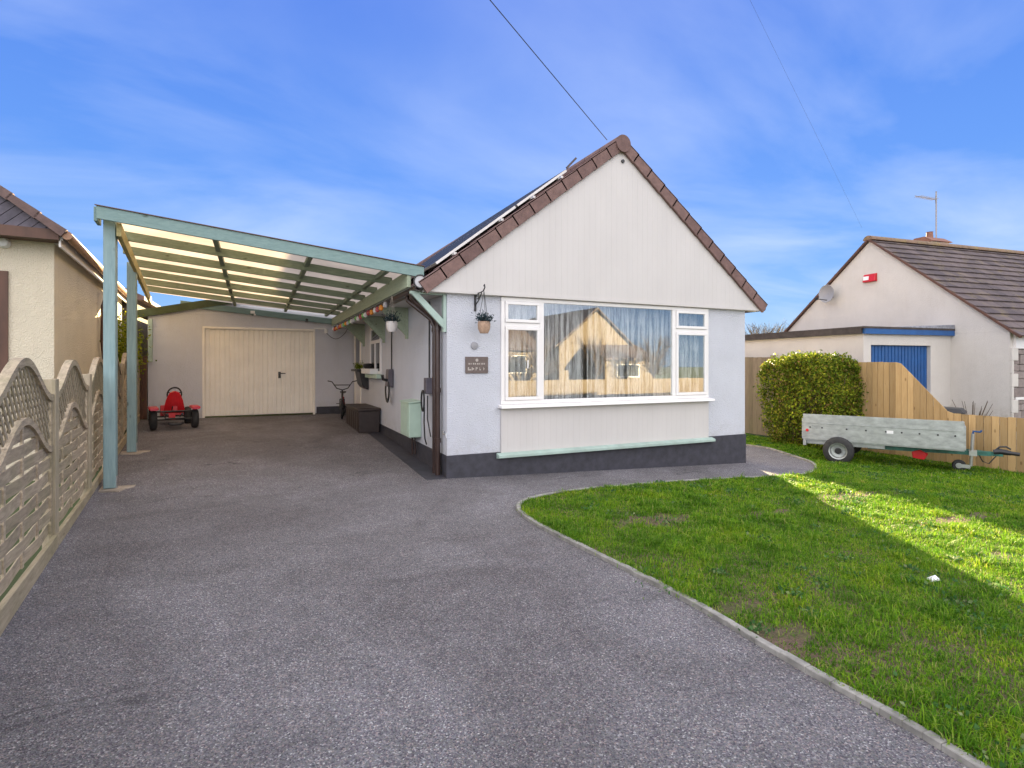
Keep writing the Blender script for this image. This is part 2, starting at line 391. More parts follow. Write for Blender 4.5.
def sheet(name, poly, mat, dz, step=.35, extra=None):
    xs = [p[0] for p in poly]; ys = [p[1] for p in poly]
    pts = [Vector(p) for p in poly]; m = len(pts)
    P = np.array(poly)
    gx = np.arange(min(xs)+.05, max(xs), step); gy = np.arange(min(ys)+.05, max(ys), step)
    for x in gx:
        for y in gy:
            if inside(np.array([[x, y]]), P)[0]: pts.append(Vector((x, y)))
    r = delaunay_2d_cdt(pts, [], [list(range(m))], 1, 1e-5)
    vs = [(p.x, p.y, g(p.x, p.y)+dz+(extra(p.x, p.y) if extra else 0)) for p in r[0]]
    me = bpy.data.meshes.new(name); me.from_pydata(vs, [], [tuple(f) for f in r[2]]); me.materials.append(M[mat])
    for p in me.polygons: p.use_smooth = True
    o = bpy.data.objects.new(name, me); C.objects.link(o); return o
def inside(q, P):
    x, y = q[:, 0], q[:, 1]; c = np.zeros(len(q), bool); j = len(P)-1
    for i in range(len(P)):
        xi, yi = P[i]; xj, yj = P[j]
        k = ((yi > y) != (yj > y)) & (x < (xj-xi)*(y-yi)/(yj-yi+1e-12)+xi)
        c ^= k; j = i
    return c
def unproj(px, py, dz=0):
    """photo measurement -> world point on the sloping ground"""
    r = (px-512)/545.0
    z = 6.0
    dx = math.sin(TH)+r*math.cos(TH); dy = math.cos(TH)-r*math.sin(TH)
    for _ in range(30):
        x = CAM[0]+z*dx; y = CAM[1]+z*dy
        z = .5*z+.5*(CAM[2]-g(x, y)-dz)*545/(py-365)
    return (CAM[0]+z*dx, CAM[1]+z*dy)

# ------------------------------------------------------------------ ground, drive, lawn, kerb
xs = sorted(set([-400, -150, -60, -25, -12]+[round(-8+.5*i, 2) for i in range(45)]+[18, 30, 60, 150, 400]))
ys = sorted(set([-400, -150, -60, -30, -20]+[round(-14+.5*i, 2) for i in range(60)]+[20, 40, 80, 150, 400]))
gv = [(x, y, g(x, y)-.04) for y in ys for x in xs]; nx = len(xs)
gf = [(j*nx+i, j*nx+i+1, (j+1)*nx+i+1, (j+1)*nx+i) for j in range(len(ys)-1) for i in range(nx-1)]
mb = MB(); mb.add(gv, gf); struct(mb.build('ground', 'farground'))

edge_px = [(975,768),(900,722),(800,668),(700,608),(640,577),(600,557),(565,540),(540,527),(527,519),(519,512),(518,506),(526,501),(545,496),(570,492),(600,489),(650,484.5),(700,481),(745,479),(785,477),(806,475),(816,471),(817,467),(810,462),(795,457),(780,452),(762,447)]
edge = [unproj(*p) for p in edge_px]
d0 = Vector(edge[0])-Vector(edge[1]); d0.normalize()
edge = [tuple(Vector(edge[0])+d0*2.6)] + edge
edge += [(6.95, 4.6), (6.85, 9)]
def smooth_line(P, it=2):
    for _ in range(it):
        Q = [P[0]]
        for a, b in zip(P, P[1:]):
            Q += [(a[0]*.75+b[0]*.25, a[1]*.75+b[1]*.25), (a[0]*.25+b[0]*.75, a[1]*.25+b[1]*.75)]
        P = Q+[P[-1]]
    return P
edge = smooth_line(edge)
def fx(y): return -3.99-.102*y          # the left boundary line
drive_poly = [(fx(-9.4)-.02, -9.4)] + [(edge[0][0]-.0, -9.4)] + edge + [(5.62, 9), (5.62, 0), (0, 0), (0, 8), (fx(8), 8.0)]
# drop points below -9.4
drive_poly = [p for p in drive_poly if p[1] >= -9.41]
struct(sheet('driveway', drive_poly, 'asphalt', 0.0))
lawn_poly = edge + [(9.72, 9), (9.72, edge[0][1])]
LP = np.array(lawn_poly)
bare = [(*unproj(655, 522), .55, .22), (*unproj(850, 497), .9, .22), (*unproj(960, 520), .9, .16), (*unproj(765, 515), .5, .12), (*unproj(735, 610), .22, .08), (*unproj(775, 640), .35, .15), (*unproj(1000, 560), .3, .15)]
struct(sheet('lawn_soil', lawn_poly, 'soil', .012, .35))
# damp black strip along the side wall, concrete edging
mb = MB()
for i in range(16):
    y0, y1 = i*.5, i*.5+.5
    mb.hexa([(-.285, y0, g(-.2, y0)-.02), (0, y0, g(-.2, y0)-.02), (0, y1, g(-.2, y1)-.02), (-.285, y1, g(-.2, y1)-.02),
             (-.285, y0, g(-.2, y0)+.006), (0, y0, g(-.2, y0)+.012), (0, y1, g(-.2, y1)+.012), (-.285, y1, g(-.2, y1)+.006)])
struct(mb.build('wall_margin', 'plinth'))
mb = MB(); acc = 0; cur = [Vector(edge[0])]; lens = []
def kerb_piece(a, b):
    d = (b-a); L = d.length; d.normalize(); n_ = Vector((-d.y, d.x)); w = .024
    j = random.uniform(-.003, .003)
    p = []
    for zz in (-.08, .032+j):
        for q, t in ((a, -1), (a, 1), (b, 1), (b, -1)):
            v = q+n_*t*w; p.append((v.x, v.y, g(v.x, v.y)+zz))
    mb.hexa(p)
E = [Vector(p) for p in edge]
for a, b in zip(E, E[1:]):
    if a.y > 8: break
    k = max(1, int((b-a).length/.9+.5))
    for i in range(k):
        kerb_piece(a.lerp(b, i/k), a.lerp(b, (i+1)/k-.003))
struct(mb.build('kerb', 'kerb', bevel=.004))

# grass blades
_e = np.array(edge); EP = np.concatenate([_e[i]+(_e[i+1]-_e[i])*np.linspace(0, 1, 40)[:, None] for i in range(len(_e)-1)])
EP = EP[(np.sin(EP[:, 0]*9+EP[:, 1]*7)+np.sin(EP[:, 1]*23)) > -.5]
def grass(nb):
    out = []
    while sum(len(o) for o in out) < nb:
        q = np.column_stack([rng.uniform(-1, 9.72, nb*2), rng.uniform(-8.4, 6, nb*2)])
        q = q[inside(q, LP)]
        # ragged fringe creeping over the edging
        fr = EP[rng.integers(0, len(EP), 400)]+rng.normal(0, .022, (400, 2)); q = np.vstack([q, fr])
        dx, dy = q[:, 0]-CAM[0], q[:, 1]-CAM[1]
        dep = dx*math.sin(TH)+dy*math.cos(TH); lat = dx*math.cos(TH)-dy*math.sin(TH)
        vis = (dep > .5) & (lat < dep*1.15+.5)
        dens = np.clip(5.0/np.maximum(dep, 1.5), .45, 1.0)
        keep = vis & (rng.random(len(q)) < dens)
        cl = np.sin(q[:, 0]*5.1+1.3*np.sin(q[:, 1]*3.7))*np.sin(q[:, 1]*4.3+1.7*np.sin(q[:, 0]*2.9))
        keep &= rng.random(len(q)) < (.78+.22*cl)
        for bx, by, rx, ry in bare:
            e = ((q[:, 0]-bx)/rx)**2+((q[:, 1]-by)/ry)**2 + .5*np.sin(q[:, 0]*17)*np.sin(q[:, 1]*23)
            keep &= rng.random(len(q)) < np.clip(e-.25, .13, 1)
        out.append(q[keep])
    q = np.concatenate(out)[:nb]; n = len(q)
    dx, dy = q[:, 0]-CAM[0], q[:, 1]-CAM[1]; dep = dx*math.sin(TH)+dy*math.cos(TH)
    cl = np.sin(q[:, 0]*5.1+1.3*np.sin(q[:, 1]*3.7))*np.sin(q[:, 1]*4.3+1.7*np.sin(q[:, 0]*2.9))
    cl2 = np.sin(q[:, 0]*1.9+.7*np.sin(q[:, 1]*2.3))*np.sin(q[:, 1]*1.7+q[:, 0])
    h = rng.gamma(7, 1/7., n)*(.031+.010*cl+.007*cl2)*np.where(np.sin(q[:, 0]*13.1+2*np.sin(q[:, 1]*7.9))*np.sin(q[:, 1]*11.7+q[:, 0]*3.1) > .35, 1.45, .9)
    h = np.maximum(h, .012)
    w = rng.uniform(.0016, .0032, n)*np.clip(dep/4.5, 1, 2.2)
    az = rng.uniform(0, 2*np.pi, n)+cl*1.5
    lean = rng.uniform(.1, 1.35, n)
    gz = -.0375*np.clip(q[:, 0], 0, 9.5)+.012
    s = np.column_stack([np.cos(az+1.57), np.sin(az+1.57), np.zeros(n)])*w[:, None]
    l = np.column_stack([np.cos(az), np.sin(az), np.zeros(n)])
    b = np.column_stack([q, gz])
    m1 = b+l*(h*lean*.3)[:, None]; m1[:, 2] += h*.55
    t = b+l*(h*lean)[:, None]; t[:, 2] += h*(1.0-.35*lean)
    V = np.stack([b-s, b+s, m1+s*.8, m1-s*.8, t], 1).reshape(-1, 3)
    i = np.arange(n)[:, None]*5
    F = np.concatenate([i+np.array([0, 1, 2]), i+np.array([0, 2, 3]), i+np.array([3, 2, 4])], 0)
    o = npmesh('grass', V, F, 'grass'); o['kind'] = 'stuff'
    o['label'] = 'short uneven green lawn grass with bare patches'
    return o
grass(430000)
# broad-leaved weeds and clover between the blades
nw = 260; cw = np.column_stack([rng.uniform(-1, 9.6, nw*4), rng.uniform(-8, 4, nw*4)]); cw = cw[inside(cw, LP)][:nw]
pts_ = []
for cx0, cy0 in cw:
    k_ = int(rng.integers(12, 60)); sd_ = rng.uniform(.03, .12)
    xx_ = rng.normal(cx0, sd_, k_); yy_ = rng.normal(cy0, sd_, k_)
    pts_.append(np.column_stack([xx_, yy_, -.0375*np.clip(xx_, 0, 9.5)+rng.uniform(.02, .045, k_)]))
M['weed'] = leafmat('weed_leaf', [(0, (.04, .11, .03)), (.7, (.09, .20, .06)), (1, (.26, .30, .14))], .5, .3)
wo_ = leaves(np.vstack(pts_), .028, 'weed', 'lawn_weeds', .6, .75); wo_['kind'] = 'stuff'; wo_['label'] = 'low broad leaved weeds and clover scattered through the lawn'

# ------------------------------------------------------------------ shared building helpers
def tile_slope(mb, o, u, v, nrm, L, S, tw=.30, course=.30, th=.022, lift=.03, half=True):
    """individual tiles: o eave corner, u along the eave, v up the slope"""
    o, u, v, nrm = map(Vector, (o, u, v, nrm)); u.normalize(); v.normalize(); nrm.normalize()
    nc = int(math.ceil(S/course)); cn = int(math.ceil(L/tw))
    for j in range(nc):
        off = -tw/2 if (half and j % 2) else 0
        for i in range(cn+1):
            a = max(0, off+i*tw); b = min(L, off+(i+1)*tw)
            if b-a < .02: continue
            s0 = j*course-.02; s1 = min(S, (j+1)*course+.03)
            r = random.uniform(-.004, .004)
            gp = .0025
            def P(x, s, z): return o+u*x+v*s+nrm*z
            l0 = lift+r; l1 = .006
            mb.hexa([P(a+gp, s0, l0-th), P(b-gp, s0, l0-th), P(b-gp, s1, l1-th), P(a+gp, s1, l1-th),
                     P(a+gp, s0, l0), P(b-gp, s0, l0), P(b-gp, s1, l1), P(a+gp, s1, l1)])
def frame_rect(mb, x0, x1, z0, z1, y0, y1, w):
    mb.box(x0, x1, y0, y1, z0, z0+w); mb.box(x0, x1, y0, y1, z1-w, z1)
    mb.box(x0, x0+w, y0, y1, z0+w, z1-w); mb.box(x1-w, x1, y0, y1, z0+w, z1-w)
def clad_boards(mb, x0, x1, zb, top, y0, y1, w=.1, gap=.0025):
    x = x0
    while x < x1-.01:
        b = min(x+w, x1)
        xm = None
        a_, b_ = x+gap, b-gap
        mb.add([(a_, y0, zb), (b_, y0, zb), (b_, y0, top(b_)), (a_, y0, top(a_)), (a_, y1, zb), (b_, y1, zb), (b_, y1, top(b_)), (a_, y1, top(a_))],
               [(0, 1, 2, 3), (7, 6, 5, 4), (0, 4, 5, 1), (1, 5, 6, 2), (2, 6, 7, 3), (3, 7, 4, 0)])
        x = b

# ------------------------------------------------------------------ THE BUNGALOW
W = 5.62; SO = 2.575; APX = 2.84; APZ = 4.93; EL_, ER = -.30, 5.93; LEN = 12.0
bung = thing('bungalow', 'white bungalow with cream boarded gable, black plinth and wide front picture window', 'bungalow', (APX, 0, 0))
# walls with the front opening
mb = MB()
PT = .308
mb.box(0, .80, 0, .28, PT, SO); mb.box(4.72, W, 0, .28, PT, SO); mb.box(.80, 4.72, .03, .28, PT, .93)
mb.box(.80, 4.72, .03, .28, 2.52, SO)
mb.box(0, .28, .28, LEN, PT, SO); mb.box(W-.28, W, .28, LEN, PT, SO); mb.box(.28, W-.28, LEN-.28, LEN, PT, SO)
mb.build('wall', 'house', bung, bevel=.004)
mb = MB(); e = .012
mb.hexa([(-e, -e, -.4), (W+e, -e, -.6), (W+e, .3, -.6), (-e, .3, -.4), (-e, -e, PT), (W+e, -e, PT), (W+e, .3, PT), (-e, .3, PT)])
mb.box(-e, .3, .3, LEN+e, -.4, PT); mb.box(W-.3, W+e, .3, LEN+e, -.6, PT)
mb.build('plinth', 'plinth', bung, bevel=.004)
# gable boarding
def gtop(x): return min(SO+.03+(x-EL_)*(APZ-SO-.03)/(APX-EL_), SO+.03+(ER-x)*(APZ-SO-.03)/(ER-APX))
mb = MB(); clad_boards(mb, EL_+.06, ER-.06, SO-.03, gtop, -.075, -.07, .1, .0004)
mb.prism([(EL_+.05, SO-.02), (ER-.05, SO-.02), (APX, APZ-.02)], 'y', -.0715, .2)
mb.box(EL_+.04, ER-.04, -.084, -.070, SO-.045, SO-.005)
gab = mb.build('gable_cladding', 'clad', bung)
MB().lathe([(.0, 0), (.03, 0), (.03, .02), (0, .02)], (APX+.03, -.095, APZ-.17), 'y', 10).build('vent', 'black', gab)
mb = MB(); mb.box(EL_+.02, ER-.02, -.05, .03, SO-.05, SO-.012); mb.build('soffit', 'upvc', bung)
# boarding under the window
mb = MB(); clad_boards(mb, .80, 4.72, .30, lambda x: .925, -.028, -.024, .1, .0004)
mb.box(.80, 4.72, -.0245, .03, .30, .92)
mb.build('apron_cladding', 'clad', bung)
mb = MB(); mb.prism([(-.11, .235), (-.012, .215), (-.012, .30), (-.03, .30), (-.11, .275)], 'x', .73, 4.80); mb.build('drip_board', 'mint', bung, bevel=.004)
# window
win = MB()
frame_rect(win, .80, 4.72, .985, 2.52, -.03, .04, .055)
XA, XB = 1.453, 3.955
win.box(XA-.035, XA+.035, -.032, .04, 1.04, 2.465); win.box(XB-.035, XB+.035, -.032, .04, 1.04, 2.465)
ZT = 2.13
win.box(.855, XA-.035, -.031, .04, ZT-.03, ZT+.03); win.box(XB+.035, 4.665, -.031, .04, ZT-.03, ZT+.03)
wo = win.build('picture_window', 'upvc', bung, bevel=.005)
for (a, b, c, d) in ((.858, XA-.038, 1.043, ZT-.032), (.858, XA-.038, ZT+.032, 2.462), (XB+.038, 4.662, 1.043, ZT-.032), (XB+.038, 4.662, ZT+.032, 2.462)):
    m2 = MB(); frame_rect(m2, a, b, c, d, -.05, -.005, .045); m2.build('casement', 'upvc', wo, bevel=.005)
    MB().box(a+.045, b-.045, -.03, -.024, c+.045, d-.045).build('pane', 'glass', wo)
MB().box(XA+.035, XB-.035, -.012, -.006, 1.04, 2.465).build('pane', 'glass', wo)
MB().prism([(-.14, .935), (-.005, .935), (-.005, .985), (-.13, .970)], 'x', .76, 4.76).build('sill', 'upvc', wo, bevel=.004)
m2 = MB(); m2.box(1.2, 1.215, -.066, -.052, 1.5, 1.62); m2.build('handle', 'white', wo)
# net curtains behind the glass
def curtain(x0, x1, label, seed):
    rr = random.Random(seed); n = 360; y = .16
    vs = []; fs = []; ph = [rr.uniform(0, 6) for _ in range(4)]
    for i in range(n+1):
        x = x0+(x1-x0)*i/n
        yy = y+.034*math.sin(x*38+ph[0]+1.4*math.sin(x*5+ph[1]))+.010*math.sin(x*77+ph[2])+.006*math.sin(x*131+ph[3])
        vs += [(x, yy*1.0, 1.0), (x+.004*math.sin(x*20), y+(yy-y)*.8, 1.8), (x, y+(yy-y)*.5, 2.50)]
    for i in range(n): fs += [(3*i, 3*i+3, 3*i+4, 3*i+1), (3*i+1, 3*i+4, 3*i+5, 3*i+2)]
    m = MB(); m.add(vs, fs); o = m.build('curtain', 'net', smooth=True)
    rebase(o, ((x0+x1)/2, y, 1.0)); single(o, label, 'curtain', 'net curtains inside the picture window')
curtain(.82, 2.30, 'sheer net curtain gathered inside the left half of the big front window', 3)
curtain(2.34, 4.70, 'sheer net curtain gathered inside the right half of the big front window', 5)
# inside of the front room
mb = MB(); mb.box(.28, W-.28, 4.0, 4.05, PT, SO); mb.box(.28, W-.28, .28, 4.0, PT-.05, PT); mb.box(.28, W-.28, .28, LEN-.3, SO-.01, SO+.02)
mb.build('inner_wall', 'cream_wall', bung)
# roof
roof_mb = MB(); vl = Vector((APX-EL_+.06, 0, (APZ+.12)-(SO+.02))); slopeL = vl.length; vl.normalize()
vr = Vector((-(ER+.06-APX), 0, (APZ+.12)-(SO+.02))); slopeR = vr.length; vr.normalize()
nl = Vector((-vl.z, 0, vl.x)); nr = Vector((-vr.z*-1, 0, -vr.x)); 
nr = Vector((vr.z, 0, -vr.x))
Y0 = -.10
tile_slope(roof_mb, (EL_-.06, Y0+.04, SO+.02), (0, 1, 0), vl, nl, LEN+.2, slopeL, .33, .345, half=False)
tile_slope(roof_mb, (ER+.06, Y0+.04, SO+.02), (0, 1, 0), vr, nr, LEN+.2, slopeR, .33, .345, half=False)
roof_mb.prism([(EL_-.02, SO+.0), (ER+.02, SO+.0), (APX, APZ+.08)], 'y', -.045, LEN+.1)
roof = roof_mb.build('roof', 'tile', bung)
vm = MB()
for (v, S, ox) in ((vl, slopeL, EL_-.06), (vr, slopeR, ER+.06)):
    nn = Vector((-v.z, 0, v.x)) if v.x > 0 else Vector((v.z, 0, -v.x))
    k = 12; st = S/k; o0 = Vector((ox, 0, SO+.02))
    for i in range(k):
        a, b = i*st-.02, (i+1)*st+.01
        def P(s, y, z): q = o0+v*s+nn*z; return (q.x, y, q.z)
        hi0, hi1 = .080, .066
        vm.hexa([P(a, -.125, -.108), P(b, -.125, -.098), P(b, -.075, -.098), P(a, -.075, -.108), P(a, -.125, hi0), P(b, -.125, hi1), P(b, -.075, hi1), P(a, -.075, hi0)])
        vm.hexa([P(a, -.125, hi0-.02), P(b, -.125, hi1-.02), P(b, .12, hi1-.02), P(a, .12, hi0-.02), P(a, -.125, hi0+.004), P(b, -.125, hi1+.004), P(b, .12, hi1+.004), P(a, .12, hi0+.004)])
vm.build('verge_tiles', 'tile', roof, bevel=.004)
rm = MB()
def ridge_run(mb, x, z, y0, y1, r=.13, st=.45):
    y = y0; 
    while y < y1:
        b = min(y+st+.02, y1); prof = []
        for k in range(9):
            t = math.pi*(-.12+1.24*k/8); prof.append((x+r*math.cos(t)*1.05, z+r*math.sin(t)*.9))
        prof2 = [(x+(p[0]-x)*.86, z+(p[1]-z)*.86-.01) for p in prof][::-1]
        mb.prism(prof+prof2, 'y', y+.004, b); y += st
ridge_run(rm, APX, APZ+.10, -.13, LEN+.1)
rm.lathe([(0, 0), (.135, 0), (.135, .02), (0, .02)], (APX, -.15, APZ+.085), 'y', 20)
rm.build('ridge_tiles', 'tile', roof)
# left gutter, downpipes
gm = MB(); gx, gz = EL_-.11, SO+.02
prof = [(gx+.062*math.cos(t), gz+.062*math.sin(t)) for t in [math.pi*(1+k/8) for k in range(9)]]
prof += [(gx+.054*math.cos(t), gz+.002+.054*math.sin(t)) for t in [math.pi*(2-k/8) for k in range(9)]]
gm.prism(prof, 'y', -.06, LEN); 
gut = gm.build('gutter', 'brown', bung)
mb = MB(); mb.lathe([(0, 0), (.092, 0), (.092, .012), (0.07, .02), (0, .02)], (EL_-.10, -.10, SO+.075), 'y', 24); mb.build('end_cap', 'palegrey', gut)
mb = MB(); mb.tube([(EL_-.10+.086*math.cos(t), -.105, SO+.075+.086*math.sin(t)) for t in [2*math.pi*k/24 for k in range(24)]], .010, 6, True); mb.build('end_ring', 'black', gut)
dp = MB(); dp.tube([(gx, .30, gz-.05), (gx, .30, gz-.10), (gx+.04, .30, gz-.17), (-.11, .21, 2.22), (-.07, .20, 2.12), (-.07, .20, 2.0), (-.07, .20, .02)], .036, 14)
for z in (2.06, 1.2, .5): dp.lathe([(.036, -.03), (.046, -.03), (.046, .03), (.036, .03)], (-.07, .20, z), 'z', 14)
dp.build('downpipe', 'brown', bung, smooth=True)
dp = MB(); dp.tube([(gx+.02, .62, gz-.05), (gx+.02, .60, gz-.12), (-.11, .38, 2.2), (-.07, .345, 2.08), (-.07, .345, .02)], .034, 14)
dp.lathe([(.036, -.03), (.044, -.03), (.044, .03), (.036, .03)], (-.07, .345, 2.05), 'z', 14)
dp.build('downpipe', 'brown', bung, smooth=True)
mb = MB(); mb.box(EL_-.03, -.002, .03, LEN, SO-.045, SO-.015); mb.box(EL_-.05, EL_-.03, -.04, LEN, SO-.05, SO+.10); mb.build('fascia', 'clad', bung)
# right gutter
mb = MB(); mb.box(ER+.01, ER+.03, -.03, LEN, SO-.05, SO+.06); mb.tube([(ER+.1, -.06, SO+.01), (ER+.1, LEN, SO+.01)], .05, 10); mb.build('gutter', 'brown', bung)
# side window and side door
sw = MB()
def yframe(mb, x0, x1, ya, yb, z0, z1, w):
    mb.box(x0, x1, ya, yb, z0, z0+w); mb.box(x0, x1, ya, yb, z1-w, z1); mb.box(x0, x1, ya, ya+w, z0+w, z1-w); mb.box(x0, x1, yb-w, yb, z0+w, z1-w)
yframe(sw, -.035, .02, 4.30, 5.45, 1.36, 2.38, .06); sw.box(-.036, .02, 4.36, 5.39, 2.02, 2.09); sw.box(-.034, .02, 4.86, 4.92, 1.42, 2.02)
so_ = sw.build('side_window', 'upvc', bung, bevel=.004)
MB().box(-.012, -.004, 4.36, 5.39, 1.42, 2.32).build('pane', 'darkglass', so_)
MB().box(-.13, -.002, 4.22, 5.52, 1.27, 1.355).build('sill', 'sage_box', so_, bevel=.005)
sd = MB(); yframe(sd, -.03, .02, 6.75, 7.62, .34, 2.38, .07)
so_ = sd.build('side_door', 'door', bung, bevel=.004)
MB().box(-.012, -.002, 6.82, 7.55, 1.3, 2.31).build('pane', 'darkglass', so_)
MB().box(-.018, -.002, 6.82, 7.55, .41, 1.3).build('door_panel', 'upvc', so_)
# solar panels, raised on rails over the left slope
def slope_pt(s, y, h): q = Vector((EL_-.06, 0, SO+.02))+vl*s+nl*h; return (q.x, y, q.z)
for j in range(4):
    for (s0, s1) in ((.42, 1.95), (1.99, 3.05)):
        ya = .15+j*1.06; yb = ya+1.02
        fm = MB(); 
        fm.hexa([slope_pt(s0, ya, .115), slope_pt(s1, ya, .115), slope_pt(s1, yb, .115), slope_pt(s0, yb, .115), slope_pt(s0, ya, .15), slope_pt(s1, ya, .15), slope_pt(s1, yb, .15), slope_pt(s0, yb, .15)])
        so_ = fm.build('solar_panel', 'alu', roof)
        if s1 > 0:
            q = MB(); a, b = s0+.02, s1-.02
            q.hexa([slope_pt(a, ya+.02, .1505), slope_pt(b, ya+.02, .1505), slope_pt(b, yb-.02, .1505), slope_pt(a, yb-.02, .1505), slope_pt(a, ya+.02, .153), slope_pt(b, ya+.02, .153), slope_pt(b, yb-.02, .153), slope_pt(a, yb-.02, .153)])
            q.build('solar_cells', 'panelglass', so_)
for s in (.7, 1.6, 2.25, 2.85): MB().bar(slope_pt(s, .05, .095), slope_pt(s, 4.4, .095), .04, .035).build('mounting_rail', 'alu', roof)
for s in (.7, 1.6, 2.25, 2.85): MB().bar(slope_pt(s, .25, .02), slope_pt(s, .25, .09), .03, .03, up=(0, 1, 0)).build('rail_foot', 'alu', roof)
fm = MB(); fm.bar(slope_pt(3.05, .12, .16), slope_pt(3.30, .12, .20), .03, .02, (0, 1, 0)); fm.build('panel_bracket', 'brown', roof)

# ------------------------------------------------------------------ GARAGE
GY = 8.0; gg = .285
gar = thing('garage', 'pale rendered garage at the end of the drive with a cream ribbed door', 'garage', (-2.3, GY, gg))
DX0, DX1, DZ = -3.50, -1.02, gg+2.15
GL = -4.66
mb = MB(); 
mb.box(GL, DX0-.05, GY, GY+.22, gg-.1, 2.75); mb.box(DX1+.05, -.002, GY, GY+.22, gg+.0, 2.75); mb.box(DX0-.05, DX1+.05, GY, GY+.22, DZ+.05, 2.75)
mb.prism([(GL, 2.75), (-.002, 2.75), (-.002, 3.1), (-2.0, 3.3), (GL+.1, 2.78)], 'y', GY, GY+.22)
mb.box(GL, GL+.22, GY+.22, GY+5.4, gg-.1, 2.75); mb.box(GL, -.002, GY+5.2, GY+5.4, gg, 2.75); mb.box(-.22, -.002, GY+.22, GY+5.2, gg, 2.75)
mb.build('wall', 'garage_wall', gar, bevel=.004)
mb = MB(); mb.box(DX1+.08, -.012, GY-.012, GY+.02, gg-.1, gg+.17); mb.build('plinth', 'plinth', gar)
fr = MB(); fr.box(DX0-.05, DX0, GY-.02, GY+.08, gg-.05, DZ+.05); fr.box(DX1, DX1+.05, GY-.02, GY+.08, gg-.05, DZ+.05); fr.box(DX0, DX1, GY-.02, GY+.08, DZ, DZ+.05)
fo = fr.build('door_frame', 'door', gar, bevel=.004)
dm = MB(); dm.box(DX0, DX1, GY+.045, GY+.065, gg+.015, DZ)
k = 23; w = (DX1-DX0)/k
for i in range(k):
    dm.prism([(DX0+i*w+.008, GY+.046), (DX0+i*w+.020, GY+.028), (DX0+(i+1)*w-.020, GY+.028), (DX0+(i+1)*w-.008, GY+.046)], 'z', gg+.03, DZ-.01)
do = dm.build('garage_door', 'door', gar)
mb = MB(); mb.box(-1.86, -1.80, GY+.01, GY+.03, gg+.93, gg+1.09); mb.tube([(-1.83, GY+.02, gg+1.05), (-1.83, GY-.03, gg+1.05), (-1.69, GY-.03, gg+1.05)], .012, 8); mb.build('handle', 'black', do)
mb = MB()
mb.prism([(GL-.25, 2.70), (-1.9, 3.36), (-.0, 3.2), (-.0, 3.26), (-1.9, 3.44), (GL-.27, 2.80)], 'y', GY-.05, GY+5.6); mb.build('roof', 'felt', gar)
mb = MB(); mb.prism([(GL-.27, 2.62), (-2.4, 3.18), (-2.4, 3.36), (GL-.27, 2.80)], 'y', GY-.08, GY-.052); mb.build('bargeboard', 'darkgreen', gar)
# wall light on the garage
def floodlight(x, y, z, label):
    t = thing('security_light', label, 'security light', (x, y, z))
    MB().box(x-.05, x+.05, y-.09, y-.05, z-.03, z+.04).build('lamp_head', 'white', t, bevel=.006)
    MB().lathe([(0, 0), (.025, 0), (.028, .04), (0, .06)], (x+.05, y-.05, z-.08), 'z', 10).build('sensor', 'white', t)
    MB().box(x-.02, x+.04, y-.05, y, z-.07, z+.02).build('mount', 'black', t)
floodlight(-2.45, GY, 2.86, 'small white security light under the carport roof above the garage door')
t = thing('security_camera', 'tiny dark dome camera fixed high on garage wall right of the door', 'camera', (-1.18, GY, 2.72))
MB().lathe([(0, 0), (.035, 0), (.04, .03), (.03, .055), (0, .065)], (-1.18, GY-.065, 2.72), 'y', 12).build('housing', 'black', t)
MB().box(-1.22, -1.14, GY-.012, GY, 2.66, 2.78).build('mount', 'grey', t)
mb = MB(); mb.tube([(-1.0, GY-.03, 2.50), (-.72, GY-.03, 2.50), (-.70, GY-.03, 2.43)], .022, 8); mb.lathe([(0, -.05), (.05, -.05), (.05, .05), (0, .05)], (-.70, GY-.05, 2.44), 'z', 12)
o = mb.build('wall_bracket', 'white'); rebase(o, (-.85, GY, 2.45)); single(o, 'short white pipe bracket on the garage wall at the top right corner of the door', 'bracket')
mb = MB(); pts = [(-.70, GY-.03, 2.40)]+[(-.70+.06*k, GY-.04, 2.40-.16*math.sin(math.pi*k/8)) for k in range(9)]+[(-.14, GY-.04, 2.55), (-.14, GY-.04, 2.7)]
mb.tube(pts, .006, 6); o = mb.build('loose_cable', 'black'); rebase(o, (-.45, GY, 2.3)); single(o, 'thin black cable drooping in the corner beside the garage door', 'cable')

# ------------------------------------------------------------------ CARPORT
car = thing('carport', 'pale green timber carport with milky translucent roof between fence and bungalow', 'carport', (-2.3, 3.5, g(-2.3, 3.5)))
FR = Vector((-.33, -.02)); FL = Vector((-4.06, .78))
def topz(x, y): return 2.885+.160*(-.5-x) - .035*max(0, y)*clamp((-.5-x)/3.5, 0, 1)
def fpt(t): return FR.lerp(FL, t)
# front fascia beam
a, b = FR, FL; d = (b-a).normalized(); n2 = Vector((-d.y, d.x))
if n2.y > 0: n2 = -n2
def plank(mb, a, b, th, za0, za1, zb0, zb1):
    d = (b-a).normalized(); n2 = Vector((-d.y, d.x))*th/2
    mb.hexa([(*(a-n2), za0), (*(a+n2), za0), (*(b+n2), zb0), (*(b-n2), zb0), (*(a-n2), za1), (*(a+n2), za1), (*(b+n2), zb1), (*(b-n2), zb1)])
mb = MB(); ta, tb = topz(*a), topz(*b); plank(mb, a, b, .045, ta-.145, ta+.0, tb-.150, tb+.0); mb.build('front_beam', 'tealx', car, bevel=.004)
mb = MB(); off = n2*0; plank(mb, a+Vector((0.01, 0)), b-Vector((0.01, 0)), .075, ta+.002, ta+.012, tb+.002, tb+.012); mb.build('flashing', 'brownwood', car)
# short return at the left end
mb = MB(); q = FL+Vector((-.0, .0)); plank(mb, q+Vector((-.02, .03)), q+Vector((-.05, .34)), .04, tb-.17, tb, tb-.16, tb-.01); mb.build('return_board', 'tealx', car, bevel=.004)
